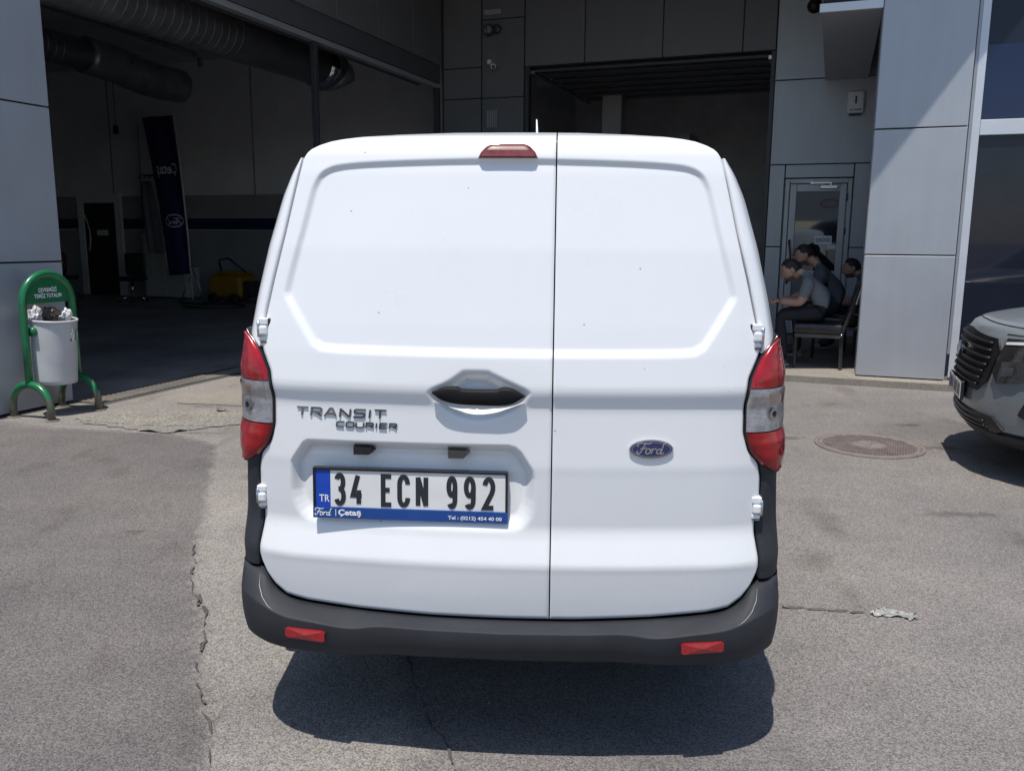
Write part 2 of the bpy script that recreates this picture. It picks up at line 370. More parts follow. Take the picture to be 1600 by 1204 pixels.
yf = np.stack([ii[:-1, :-1], ii[:-1, 1:], ii[1:, 1:], ii[1:, :-1]], -1).reshape(-1, 4)
yo = mesh('forecourt', yv, yf, 'yard', g); struct(yo)
for nm, poly, soft in (('worn', LEFT, .10), ('pale', STRIP, .16)):
    d_ = sdf(poly, GX, GY); at_ = yo.data.attributes.new(nm, 'FLOAT', 'POINT'); at_.data.foreach_set('value', np.clip(.5+d_/soft*.5, 0, 1).ravel().astype(np.float32))
od_ = np.full(GX.shape, -1.)
for cx_, cy_, rx_, ry_ in [(3.12, 6.5, .16, .10), (2.05, 6.02, .20, .08), (2.98, 5.75, .22, .10), (-1.45, 5.2, .10, .05), (-1.85, 3.95, .12, .05), (-2.3, 6.05, .35, .06), (1.3, 4.6, .30, .10), (2.4, 4.3, .35, .08), (-3.2, 4.6, .4, .1), (1.9, 7.4, .5, .1)]:
    od_ = np.maximum(od_, 1-np.hypot((GX-cx_)/rx_, (GY-cy_)/ry_))
at_ = yo.data.attributes.new('oil', 'FLOAT', 'POINT'); at_.data.foreach_set('value', np.clip(.30+.45*od_, -.4, .62).ravel().astype(np.float32))
P1 = [(-3.2, 6.28), (-2.55, 6.05), (-2.0, 6.35), (-2.0, 6.75), (-2.5, 6.85), (-3.2, 6.72), (-3.45, 6.5)]
struct(sheet('rough_patch', jag(P1, .035, .06, 5), .009, 'patch_concrete'))
P2 = [(-2.9, 7.15), (-1.7, 6.95), (-1.5, 7.9), (-2.55, 8.15)]
struct(sheet('repair_slab', jag(P2, .012, .08, 6), .008, 'slab_concrete'))
def crack(pts, w0, seed, z=.011, amp=.010):
    r = random.Random(seed); c = jag(pts, amp, .035, seed, False); L_, R_ = [], []
    for i, (x, y) in enumerate(c):
        j = min(i+1, len(c)-1); k = max(i-1, 0); d = np.array(c[j])-np.array(c[k]); d = d/max(1e-6, np.linalg.norm(d)); n = np.array([-d[1], d[0]])
        ww = w0*r.choice((.2, .3, .5, .7, 1.0, 1.5)); L_.append((x+n[0]*ww, y+n[1]*ww, z)); R_.append((x-n[0]*ww, y-n[1]*ww, z))
    n = len(c); return mesh('crack', L_+R_, [(i, i+1, n+i+1, n+i) for i in range(n-1) if r.random() > .16], 'crack', g)
crack([(-1.5, 3.8), (-1.42, 3.6), (-1.30, 3.25), (-1.22, 3.1)], .004, 11)
crack([(-1.25, 3.2), (-1.16, 3.02), (-1.09, 2.82), (-1.05, 2.62)], .006, 12)
crack([(-1.05, 2.62), (-.90, 2.3), (-.82, 2.1)], .003, 13)
crack([(-.36, 2.75), (-.30, 2.5), (-.22, 2.28), (-.17, 2.15), (-.1, 1.9)], .0035, 14)
crack([(-2.75, 7.05), (-2.1, 6.78), (-1.6, 6.85)], .005, 15)
crack([(-2.9, 7.15), (-2.5, 7.0), (-1.9, 6.9)], .003, 16)
crack([(-3.3, 6.4), (-2.7, 6.25), (-2.1, 6.25), (-1.6, 6.4)], .003, 17)
def blot(name, cx, cy, rx, ry, mat, z=.012, seed=1, n=26, rot=0):
    r = random.Random(seed); P = []
    for k in range(n):
        a = 2*math.pi*k/n; s = r.uniform(.65, 1.15); x, y = rx*s*math.cos(a), ry*s*math.sin(a)
        P.append((cx+x*math.cos(rot)-y*math.sin(rot), cy+x*math.sin(rot)+y*math.cos(rot)))
    return sheet(name, P, z, mat)
for i, (x, y, s) in enumerate([(.93, 3.16, .03), (1.02, 3.15, .05), (1.12, 3.13, .05), (1.20, 3.115, .04), (1.28, 3.105, .045), (1.35, 3.09, .03)]):
    blot('stain', x, y, s, .012, 'oil_thin', .006, 30+i)
# concrete step under the entrance and the forecourt in front of it
pr = random.Random(5)
V = []; F = []
for i in range(900):          # loose grit
    x = pr.uniform(-3.2, 3.2); y = pr.uniform(1.3, 6.8); s = pr.uniform(.0015, .0045); k = len(V)
    for q in range(5): a = q*1.2566+pr.random(); V.append((x+s*math.cos(a), y+s*math.sin(a), .004))
    V.append((x, y, .006+s*.9)); F += [(k+q, k+(q+1) % 5, k+5) for q in range(5)]
gr = mesh('grit', V, F, 'patch_concrete'); gr['kind'] = 'stuff'; gr['label'] = 'loose pale grit scattered over the asphalt'; gr['category'] = 'grit'

# ------------------------------------------------------------------ building (local axes: u along the entrance front, v away from the camera)
KX, KY, BROT = -2.454, 10.728, -R(20.5)
def bw(u, v, z=0):
    c, s = math.cos(BROT), math.sin(BROT); return (KX+u*c-v*s, KY+u*s+v*c, z)
def bw2(u, v): return bw(u, v)[:2]
struct(sheet('entrance_step', [bw2(4.6, -.22), bw2(14, -.22), bw2(14, 3.75), bw2(4.6, 3.75)], .07, 'slab_concrete', None)) 
stp = bpy.data.objects['entrance_step']; bm = bmesh.new(); bm.from_mesh(stp.data)
bmesh.ops.solidify(bm, geom=bm.faces[:], thickness=.08); bm.to_mesh(stp.data); bm.free()
struct(sheet('hall_floor', [bw2(-15, -9), bw2(-.02, -9), bw2(-.02, 7), bw2(-15, 7)], .012, 'hall_floor', None))
struct(sheet('bay_floor', [bw2(0, 3.76), bw2(7.0, 3.76), bw2(7.0, 11), bw2(0, 11)], .06, 'hall_floor', None))

B = thing('service_building', 'grey clad vehicle service building with open hall, overhead door bay and glazed front', 'building', (KX, KY, 0), BROT)
def panel_u(u0, u1, z0, z1, v, mat='clad', gap=.007, name='cladding_panel', th=.03):      # faces the camera (-v)
    return box(name, (u0+gap, v, z0+gap), (u1-gap, v+th, z1-gap), mat, B, .003, 1)
def panel_v(v0, v1, z0, z1, u, mat='clad', gap=.007, name='cladding_panel', th=.03):      # faces +u
    return box(name, (u-th, v0+gap, z0+gap), (u, v1-gap, z1-gap), mat, B, .003, 1)
TOP = 5.2
# left wing pier
box('pier_wall', (-.55, -6.6, 0), (-.032, -3.832, TOP), 'backing', B)
for (z0, z1) in [(.02, 1.21), (1.21, 2.45), (2.45, 3.7), (3.7, TOP)]:
    panel_v(-4.98, -3.80, z0, z1, 0); panel_v(-6.6, -4.98, z0, z1, 0)
    box('cladding_panel', (-.55, -3.832, z0+.006), (-.032, -3.806, z1-.006), 'clad', B)
# lintel, fascia and door track of the open hall
box('lintel', (-.45, -3.80, 3.86), (-.03, 3.70, 4.14), 'soffit', B)
box('door_track', (-.16, -3.80, 3.79), (-.06, 3.70, 3.855), 'grey_alu', B)
for v0, v1 in [(-3.8, -2.7), (-2.7, -1.6), (-1.6, -.5), (-.5, .6), (.6, 1.65), (1.65, 2.71), (2.71, 3.70)]:
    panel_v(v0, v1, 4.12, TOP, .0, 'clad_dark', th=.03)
box('fascia_wall', (-.45, -3.80, 4.15), (-.035, 3.70, TOP), 'backing', B)
box('post', (-.12, .16, .012), (-.05, .23, 3.785), 'dark_steel', B, .004)
box('jamb', (-.12, 3.62, .012), (-.03, 3.70, 3.785), 'dark_steel', B)
# facade with the overhead door
WV = 3.75
box('facade_wall', (-.03, WV+.032, 0), (1.40, WV+.25, TOP), 'backing', B)
box('facade_wall', (1.40, WV+.032, 4.03), (5.13, WV+.25, TOP), 'backing', B)
box('facade_wall', (5.13, WV+.032, 0), (5.33, WV+.25, TOP), 'backing', B)
box('facade_wall', (5.33, WV+.032, 2.30), (6.9, WV+.25, TOP), 'backing', B)
box('facade_wall', (6.27, WV+.032, 0), (6.9, WV+.25, 2.298), 'backing', B)
for z0, z1 in [(.02, 1.2), (1.2, 2.4), (2.4, 3.61), (3.61, 4.08), (4.08, TOP)]:
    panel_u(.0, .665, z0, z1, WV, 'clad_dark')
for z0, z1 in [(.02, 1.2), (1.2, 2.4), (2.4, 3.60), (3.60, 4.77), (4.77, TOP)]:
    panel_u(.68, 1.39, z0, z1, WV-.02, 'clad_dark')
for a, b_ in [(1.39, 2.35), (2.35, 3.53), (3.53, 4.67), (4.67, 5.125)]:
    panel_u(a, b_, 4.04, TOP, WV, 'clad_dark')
for z0, z1 in [(3.63, 4.9), (4.9, TOP)]: panel_u(5.13, 6.9, z0, z1, WV)
panel_u(5.13, 6.9, 2.48, 3.63, WV)
panel_u(5.13, 5.345, 1.33, 2.48, WV); panel_u(5.13, 5.345, .07, 1.33, WV)
panel_u(6.26, 6.9, 1.33, 2.48, WV); panel_u(6.26, 6.9, .07, 1.33, WV)
panel_u(5.345, 6.26, 2.29, 2.48, WV)
box('jamb', (1.40, WV, .06), (1.46, WV+.12, 4.03), 'dark_steel', B); box('jamb', (5.07, WV, .06), (5.125, WV+.12, 4.03), 'dark_steel', B)
# overhead door, run back under the ceiling
od = bpy.data.objects.new('overhead_door', None); link(od, B)
for i in range(6):
    v0 = WV+.16+i*.52
    bm = bmesh.new(); bm_box(bm, (1.5, v0, 4.02-.0*i), (5.03, v0+.47, 4.07), .008, 1); bm_box(bm, (1.5, v0+.02, 3.985), (5.03, v0+.07, 4.03)); bm_box(bm, (1.5, v0+.40, 3.985), (5.03, v0+.44, 4.03))
    from_bm('door_section', bm, 'door_section', od)
for uu in (1.48, 5.05): box('track', (uu-.03, WV+.13, 3.95), (uu+.03, WV+3.4, 4.0), 'steel', od)
# the bay behind it
for lo, hi in [((0.0, WV+.26, 0), (.12, 11, TOP)), ((6.95, WV+.26, 0), (7.1, 11, TOP)), ((0, 10.9, 0), (7.1, 11.1, TOP))]:
    box('bay_wall', lo, hi, 'bay_wall', B)
box('pillar', (1.95, 6.4, .06), (2.3, 6.75, TOP), 'hall_dado', B); box('ceiling_beam', (.12, 8.0, 4.5), (6.95, 8.3, 4.9), 'bay_wall', B)
box('partition', (2.9, 9.2, .06), (3.1, 10.9, 3.6), 'bay_wall', B)
# entrance door
D = bpy.data.objects.new('entrance_door', None); link(D, B)
def doorbar(name, u0, u1, z0, z1, v0=WV-.02, v1=WV+.05, mat='grey_alu'): return box(name, (u0, v0, z0), (u1, v1, z1), mat, D, .004, 1)
doorbar('frame', 5.36, 5.42, .07, 2.28); doorbar('frame', 6.19, 6.25, .07, 2.28); doorbar('frame', 5.421, 6.189, 2.215, 2.28)
doorbar('leaf_rail', 5.43, 5.52, .09, 2.205, WV-.035, WV+.03); doorbar('leaf_rail', 6.09, 6.18, .09, 2.205, WV-.035, WV+.03)
doorbar('leaf_rail', 5.521, 6.089, 2.10, 2.205, WV-.035, WV+.03); doorbar('leaf_rail', 5.521, 6.089, .09, .30, WV-.035, WV+.03); doorbar('leaf_rail', 5.521, 6.089, .92, 1.0, WV-.035, WV+.03)
box('pane', (5.521, WV-.005, 1.001), (6.089, WV+.008, 2.099), 'glass_door', D); box('panel', (5.521, WV-.005, .301), (6.089, WV+.01, .919), 'clad_dark', D)
bm = bmesh.new(); bm_box(bm, (5.83, WV-.09, 2.135), (6.06, WV-.036, 2.185), .006, 1); bm_box(bm, (5.74, WV-.11, 2.205), (5.98, WV-.095, 2.225)); bm_box(bm, (5.96, WV-.10, 2.185), (5.98, WV-.08, 2.225)); bm_box(bm, (5.70, WV-.11, 2.20), (5.75, WV-.021, 2.23))
from_bm('door_closer', bm, 'steel', D)
for z in (2.02, 1.55, .35): box('hinge', (6.178, WV-.055, z-.05), (6.20, WV-.021, z+.05), 'dark_steel', D, .003, 1)
tube('pull_handle', catmull([(5.47, WV-.04, 1.42), (5.46, WV-.10, 1.40), (5.49, WV-.12, 1.2), (5.485, WV-.12, 1.02), (5.46, WV-.10, .84), (5.45, WV-.04, .82)], 5), .013, 'black_gloss', D)
sg = box('notice', (5.80, WV-.012, 1.37), (6.03, WV-.0055, 1.49), 'sign_white', D)
tv, tf = text_geo('ÇEKİNİZ', .062, .0012, .72)
wmax = max(x for x, y in tv)
mesh('lettering', [(5.815+x*(.20/wmax), WV-.0145, 1.41+y) for x, y in tv], tf, 'text_blue', sg)
# right pier, entrance soffit, glazed front
box('pier_wall', (6.38, .032, .0), (7.16, .45, TOP), 'backing', B); box('recess_wall', (6.92, .46, 0), (7.16, WV+.03, TOP), 'clad', B)
for z0, z1 in [(.075, 1.29), (1.29, 2.49), (2.49, 3.72), (3.72, TOP)]:
    panel_u(6.35, 7.17, z0, z1, 0)
    box('cladding_panel', (6.352, .036, z0+.006), (6.378, .45, z1-.006), 'clad', B)
box('soffit_panel', (5.80, .01, 3.60), (6.349, WV-.004, 3.63), 'clad', B); box('soffit_wall', (5.81, .02, 3.635), (6.349, WV-.004, TOP), 'backing', B)
box('soffit_trim', (5.78, -.03, 3.595), (6.349, .008, 3.675), 'white_alu', B, .004)
for u0 in (7.20, 9.0, 10.8):
    box('window_frame', (u0, .05, .10), (u0+.07, .14, TOP), 'white_alu', B, .004)
box('window_frame', (7.175, .045, .335), (7.198, .13, TOP), 'grey_alu', B)
for u0 in (7.272, 9.072, 10.872):
    u1 = u0+1.726
    box('window_sill', (u0, .055, .10), (u1, .14, .335), 'white_alu', B, .004); box('transom', (u0, .055, 2.41), (u1, .14, 2.55), 'white_alu', B, .004)
    box('pane', (u0, .09, .336), (u1, .11, 2.409), 'glass_dark', B); box('pane', (u0, .09, 2.551), (u1, .11, TOP), 'glass_dark', B)
    box('sign_band', (u0, .084, 2.56), (u1, .088, 3.22), 'blue_band', B)
box('plinth', (7.17, .06, .07), (12.5, .2, .099), 'slab_concrete', B)
# roof over the forecourt and the hall
prism('canopy', [(-.02, -3.82), (8.49, .0), (13, .0), (13, 12), (-.02, 12)], TOP+.004, TOP+.35, 'roof', B)
prism('hall_roof', [(-15.2, -9.2), (-.02, -9.2), (-.02, 12), (-15.2, 12)], TOP+.004, TOP+.35, 'roof', B)
# the hall inside
HW = 6.6
box('hall_wall', (-15, HW, 2.33), (-.03, HW+.2, TOP), 'hall_wall', B); box('hall_wall', (-15, HW-.006, 1.815), (-.03, HW+.2, 2.328), 'hall_dado', B)
box('wall_stripe', (-15, HW-.012, 1.57), (-.03, HW+.2, 1.813), 'hall_stripe', B); box('hall_wall', (-15, HW-.006, .01), (-.03, HW+.2, 1.568), 'hall_dado', B)
box('hall_wall', (-15.2, -9, 0), (-15, HW, TOP), 'hall_wall', B); box('hall_wall', (-15, -9.2, 0), (-.6, -9, TOP), 'hall_wall', B)
box('hall_wall', (-.60, -9, 0), (-.05, -6.602, TOP), 'hall_wall', B); box('hall_wall', (-.29, WV+.26, 0), (-.03, HW-.02, TOP), 'hall_wall', B)
for uu in (-5.9, -9.9): box('wall_joint', (uu, HW-.02, 2.33), (uu+.03, HW-.001, TOP), 'hall_dado', B)
# ------------------------------------------------------------------ the white van (local: x right, y forward, origin under the rear doors)
def paint_extra(m, b, N, L, tc, rp):
    # a few small stone chips and road specks
    v = N.new('ShaderNodeTexVoronoi'); v.inputs['Scale'].default_value = 13; L.new(tc.outputs['Object'], v.inputs['Vector'])
    sp = N.new('ShaderNodeSeparateColor'); L.new(v.outputs['Color'], sp.inputs[0])
    lt = N.new('ShaderNodeMath'); lt.operation = 'LESS_THAN'; L.new(v.outputs['Distance'], lt.inputs[0]); lt.inputs[1].default_value = .034
    gt = N.new('ShaderNodeMath'); gt.operation = 'GREATER_THAN'; L.new(sp.outputs[0], gt.inputs[0]); gt.inputs[1].default_value = .5
    mu = N.new('ShaderNodeMath'); mu.operation = 'MULTIPLY'; L.new(lt.outputs[0], mu.inputs[0]); L.new(gt.outputs[0], mu.inputs[1])
    # road film: thin dust that thickens in the lower half, broken by noise
    n = N.new('ShaderNodeTexNoise'); n.inputs['Scale'].default_value = 5; n.inputs['Detail'].default_value = 8; L.new(tc.outputs['Object'], n.inputs['Vector'])
    xyz = N.new('ShaderNodeSeparateXYZ'); L.new(tc.outputs['Object'], xyz.inputs[0])
    mr = N.new('ShaderNodeMapRange'); L.new(xyz.outputs[2], mr.inputs[0]); mr.inputs[1].default_value = .75; mr.inputs[2].default_value = .40; mr.inputs[3].default_value = .0; mr.inputs[4].default_value = .30
    mm = N.new('ShaderNodeMath'); mm.operation = 'MULTIPLY'; L.new(mr.outputs[0], mm.inputs[0]); L.new(n.outputs['Fac'], mm.inputs[1])
    m1 = N.new('ShaderNodeMix'); m1.data_type = 'RGBA'; L.new(mm.outputs[0], m1.inputs['Factor']); L.new(rp.outputs[0], m1.inputs[6]); m1.inputs[7].default_value = (.42, .39, .34, 1)
    m2 = N.new('ShaderNodeMix'); m2.data_type = 'RGBA'; L.new(mu.outputs[0], m2.inputs['Factor']); L.new(m1.outputs[2], m2.inputs[6]); m2.inputs[7].default_value = (.42, .40, .37, 1)
    L.new(m2.outputs[2], b.inputs['Base Color'])
pm('van_white', (.80, .81, .82), .30, coat=1.0, var=.012, vscale=3, extra=paint_extra, rvar=.05)
def lens_extra(sc):
    def f(m, b, N, L, tc, rp):
        w_ = N.new('ShaderNodeTexWave'); w_.wave_type = 'BANDS'; w_.bands_direction = 'Z'; w_.inputs['Scale'].default_value = sc; w_.inputs['Distortion'].default_value = .4
        L.new(tc.outputs['Object'], w_.inputs['Vector'])
        v = N.new('ShaderNodeTexVoronoi'); v.inputs['Scale'].default_value = 22; L.new(tc.outputs['Object'], v.inputs['Vector'])
        ad = N.new('ShaderNodeMath'); L.new(w_.outputs['Fac'], ad.inputs[0]); L.new(v.outputs['Distance'], ad.inputs[1])
        bp = N.new('ShaderNodeBump'); bp.inputs['Strength'].default_value = .25; bp.inputs['Distance'].default_value = .003
        L.new(ad.outputs[0], bp.inputs['Height']); L.new(bp.outputs[0], b.inputs['Normal'])
    return f
pm('lens_red', (.30, .004, .008), .18, coat=.35, var=.45, vscale=14, extra=lens_extra(9))
pm('lens_clear', (.42, .40, .40), .2, metal=.55, coat=1, var=.35, vscale=25, extra=lens_extra(90))
pm('lens_amber', (.36, .27, .22), .2, coat=1, var=.2, metal=.3)
pm('lens_dark_red', (.12, .010, .013), .45, coat=.1, var=.2)
pm('brake_lens', (.14, .006, .010), .35, coat=.2, var=.2, vscale=40)
pm('reflector_red', (.33, .010, .016), .25, coat=.8, var=.2, vscale=60, bump=.3, bscale=400)
def bump_extra(m, b, N, L, tc, rp):
    n = N.new('ShaderNodeTexNoise'); n.inputs['Scale'].default_value = 38; n.inputs['Detail'].default_value = 7; n.inputs['Roughness'].default_value = .7
    mp = N.new('ShaderNodeMapping'); mp.inputs['Scale'].default_value = (.35, 1, 1); L.new(tc.outputs['Object'], mp.inputs[0]); L.new(mp.outputs[0], n.inputs['Vector'])
    r2 = N.new('ShaderNodeValToRGB'); L.new(n.outputs['Fac'], r2.inputs[0]); r2.color_ramp.elements[0].position = .60; r2.color_ramp.elements[1].position = .80
    r2.color_ramp.elements[0].color = (0, 0, 0, 1); r2.color_ramp.elements[1].color = (.35, .35, .35, 1)
    mx = N.new('ShaderNodeMix'); mx.data_type = 'RGBA'; L.new(r2.outputs[0], mx.inputs['Factor']); L.new(rp.outputs[0], mx.inputs[6]); mx.inputs[7].default_value = (.10, .10, .10, 1)
    L.new(mx.outputs[2], b.inputs['Base Color'])
pm('bumper_plastic', (.026, .028, .034), .62, spec=.35, var=.18, vscale=5, bump=.25, bscale=600, extra=bump_extra)
pm('plate_white', (.72, .72, .70), .35, var=.05, vscale=12)
pm('plate_blue', (.01, .06, .42), .35, var=.08)
pm('strip_blue', (.012, .06, .25), .35, var=.08)
pm('badge_blue', (.01, .018, .10), .15, coat=1, var=.1)
pm('dark_chrome', (.20, .20, .21), .22, metal=.9, var=.2)
pm('plate_lamp', (.05, .048, .045), .3, coat=.5, var=.3)

VA = R(3.3)
van = thing('white_van', 'white panel van with closed twin rear doors, seen from behind', 'van', (-.02, 2.17, 0), -VA)
XS = .126
PZ = [.36, .41, .548, .562, .635, .66, .81, .83, .978, .996, 1.026, 1.044, 1.128, 1.2, 1.4, 1.6, 1.655, 1.685, 1.70, 1.708, 1.713]
PY = [-.010, -.013, -.021, -.023, .000, .005, .002, .001, .0085, .0075, -.003, -.004, .008, .021, .062, .113, .131, .149, .170, .195, .235]
WZ = [.38, .445, .53, .575, .64, .68, .74, .80, .84, .87, .92, 1.0, 1.07, 1.12, 1.15, 1.18, 1.21, 1.316, 1.38, 1.44, 1.56, 1.615, 1.66, 1.72]
WX = [.69, .69, .692, .692, .680, .680, .690, .688, .678, .650, .634, .632, .640, .662, .672, .664, .657, .633, .617, .603, .578, .566, .556, .545]
OZ = [.30, .336, .5, .572, .777, .82, .852, .97, 1.035, 1.07, 1.17, 1.27, 1.41, 1.54, 1.60, 1.625, 1.640, 1.66, 1.72]
OX = [.765, .77, .777, .778, .764, .764, .768, .764, .760, .756, .734, .716, .684, .646, .618, .600, .585, .570, .56]
def smooth_interp(z, Z, X, k=.009):
    z = np.asarray(z, float); return sum(np.interp(z+d, Z, X) for d in (-k, -k/2, 0, k/2, k))/5
def Wd(z): return smooth_interp(z, WZ, WX, .008)
def Wo(z): return smooth_interp(z, OZ, OX, .012)
_uh = [(0, 1.634), (.2, 1.631), (.36, 1.626), (.445, 1.620), (.486, 1.611), (.511, 1.595), (.526, 1.570), (.536, 1.540), (.560, 1.440), (.598, 1.30), (.600, 1.275), (.592, 1.258), (.530, 1.158), (.508, 1.140), (.475, 1.130), (.3, 1.127), (0, 1.126)]
UP = _uh+[(-x, z) for x, z in reversed(_uh[1:-1])]
HD = [(-.200, 1.036), (-.150, 1.062), (-.118, 1.084), (-.105, 1.090), (-.045, 1.090), (-.030, 1.084), (.010, 1.066), (.064, 1.040), (.066, 1.020), (.040, .988), (-.01, .962), (-.065, .950), (-.115, .957), (-.170, .985), (-.200, 1.015)]
PLP = [(-.588, .822), (-.582, .834), (-.553, .876), (-.540, .884), (.012, .888), (.030, .883), (.045, .870), (.076, .822), (.082, .80), (.084, .74), (.082, .715), (.077, .692), (.066, .672), (.050, .658), (.028, .651), (.0, .649), (-.50, .649), (-.528, .651), (-.552, .658), (-.572, .672), (-.584, .692), (-.591, .715), (-.594, .74)]
UP = [tuple(p) for p in catmull(UP, 4, True)]; HD = [tuple(p) for p in catmull(HD, 4, True)]
def Fy(x, z):
    x = np.asarray(x, float); z = np.asarray(z, float)
    base = smooth_interp(z, PZ, PY, .009)+.125*x*x+.9*np.maximum(0, np.abs(x)-.55)**2
    d = sdf(UP, x, z); bw_ = np.interp(z, [1.18, 1.42], [.027, .020])
    base = base+.0110*sstep((d+.006)/bw_)
    # swage lines die out inside the plate recess
    dp = sdf(PLP, x, z); top = np.clip((z-.65)/.2, 0, 1)
    base = base+(.018+.022*top)*sstep((dp+.004)/np.interp(z, [.70, .82], [.050, .029]))
    dh = sdf(HD, x, z); base = base+.034*sstep((dh+.003)/.044)
    return base
pt = Fy
def zb(x): return np.interp(np.abs(x), [0, .2, .4, .55, .615, .65, .672, .686, .695], [.411, .412, .419, .430, .441, .466, .495, .528, .56])
def zt(x): return np.interp(np.abs(x), [0, .17, .32, .42, .465, .50, .53, .548, .557, .562], [1.7125, 1.7115, 1.706, 1.698, 1.692, 1.685, 1.674, 1.664, 1.654, 1.640])
def door_panel(name, xa_sign, parent):
    left = xa_sign < 0; nx = 210 if left else 150; nz = 340
    s = np.linspace(0, 1, nx); t = np.linspace(0, 1, nz)
    s = np.concatenate([[0, .0012, .003], s[1:-1], [.997, .9988, 1]]); t = np.concatenate([[0, .0008, .002], t[1:-1], [.998, .9992, 1]])
    S, T = np.meshgrid(s, t)
    a = -.692 if left else XS+.0019; b = XS-.0019 if left else .692
    Xn = a+(b-a)*S; Z = zb(Xn)+(zt(Xn*(.562/.692))-zb(Xn))*T
    X = (-Wd(Z)+(XS-.0019+Wd(Z))*S) if left else (XS+.0019+(Wd(Z)-XS-.0019)*S)
    Y = Fy(X, Z)
    ed = np.minimum(np.minimum(S*.8, (1-S)*.8), np.minimum(T, 1-T)*1.25)
    Y = Y+.0035*(1-sstep(ed/.006))
    ny, nxx = X.shape; V = np.stack([X, Y, Z], -1).reshape(-1, 3)
    idx = np.arange(ny*nxx).reshape(ny, nxx)
    Fq = np.stack([idx[:-1, :-1], idx[:-1, 1:], idx[1:, 1:], idx[1:, :-1]], -1).reshape(-1, 4)
    # returned edge of the panel
    ring = np.concatenate([idx[0, :], idx[1:, -1], idx[-1, -2::-1], idx[-2:0:-1, 0]])
    r0_ = V[ring]; r1_ = r0_+np.array([0, .032, 0]); n0 = len(V); m = len(ring)
    V = np.concatenate([V, r0_, r1_]); k = np.arange(m); k2 = (k+1) % m
    Fs = np.stack([n0+k, n0+m+k, n0+m+k2, n0+k2], -1)
    me = bpy.data.meshes.new(name); FF = np.concatenate([Fq, Fs])
    me.vertices.add(len(V)); me.vertices.foreach_set('co', V.ravel().astype(np.float32))
    me.loops.add(FF.size); me.loops.foreach_set('vertex_index', FF.ravel().astype(np.int32))
    me.polygons.add(len(FF)); me.polygons.foreach_set('loop_start', np.arange(0, FF.size, 4, dtype=np.int32))
    me.update(calc_edges=True); me.validate(); me.polygons.foreach_set('use_smooth', np.ones(len(me.polygons), bool))
    me.materials.append(MATS['van_white'])
    return link(bpy.data.objects.new(name, me), parent)
dl = door_panel('rear_door', -1, van); dr = door_panel('rear_door', 1, van)
# dark seal frame behind the doors
zz = np.linspace(.42, 1.69, 40); V = []; F = []
for z in zz:
    wd = float(Wd(z))+.004
    if z > 1.62: wd = min(wd, float(np.interp(z, [1.62, 1.66, 1.69], [.555, .53, .46])))
    if z < .55: wd = min(wd, float(np.interp(z, [.42, .46, .55], [.618, .668, .694])))
    for q in np.linspace(-1, 1, 17): x = q*wd; V.append((x, float(np.interp(z, PZ, PY))+.125*x*x+.9*max(0, abs(x)-.55)**2+.075, z))
F = [(i*17+j, i*17+j+1, (i+1)*17+j+1, (i+1)*17+j) for i in range(39) for j in range(16)]
mesh('door_seal', V, F, 'rubber', van, True)
# rear corners: pillar strip (white) above the lamp, cladding (grey plastic) below
def base_y(x, z): return float(np.interp(z, PZ, PY))+.125*x*x+.9*max(0, abs(x)-.55)**2
CDY = .17
def corner(z, a, inner=None, off=0.):
    wi = (float(Wd(z))+.0055) if inner is None else inner; wo_ = float(Wo(z))
    a_ = min(a, 1.0); ang = a_*math.pi/2; dy = CDY
    y0 = base_y(wi, z)+.002
    x = wi+(wo_-wi)*math.sin(ang)**.9; y = y0+dy*(1-math.cos(ang))
    n = np.array([math.sin(ang)*.9+.1, -math.cos(ang), 0]); n /= np.linalg.norm(n)
    if a > 1: y += (a-1)*.4; x += (a-1)*.03
    return x+n[0]*off, y+n[1]*off, z
def corner_mesh(name, sgn, z0, z1, mat, parent, nz=30, na=12, amax=1.0, innerf=None, off=0., a0=0., bulge=0., close=True):
    V = []; F = []
    As = list(np.linspace(a0, 1, na))+([1.06, amax] if amax > 1 else [])
    n = len(As); Z = np.linspace(z0, z1, nz)
    for i, z in enumerate(Z):
        for j, a in enumerate(As):
            o = off+bulge*(min(1, 4*min(i, nz-1-i)/(nz-1))*min(1, 3*j/(n-1)))
            x, y, zz_ = corner(z, a, innerf(z) if innerf else None, o); V.append((sgn*x, y, zz_))
    for i in range(nz-1):
        for j in range(n-1):
            q = (i*n+j, i*n+j+1, (i+1)*n+j+1, (i+1)*n+j); F.append(q if sgn > 0 else q[::-1])
    if close:      # return inwards along the free inner edge
        k = len(V)
        for i, z in enumerate(Z): x, y, _ = V[i*n]; V.append((x-sgn*.0, y+.05, z))
        for i in range(nz-1): F.append((i*n, (i+1)*n, k+i+1, k+i) if sgn > 0 else (i*n, k+i, k+i+1, (i+1)*n))
    return mesh(name, V, F, mat, parent, True)
LZ = [.812, .826, .84, .87, .92, 1.0, 1.07, 1.12, 1.15, 1.174]
LI = [.735, .705, .684, .657, .641, .639, .648, .671, .694, .724]
def lamp_inner(z): return float(np.interp(z, LZ, LI))
def lamp_inner_wide(z): return max(float(Wd(z))+.004, lamp_inner(z)-.006)
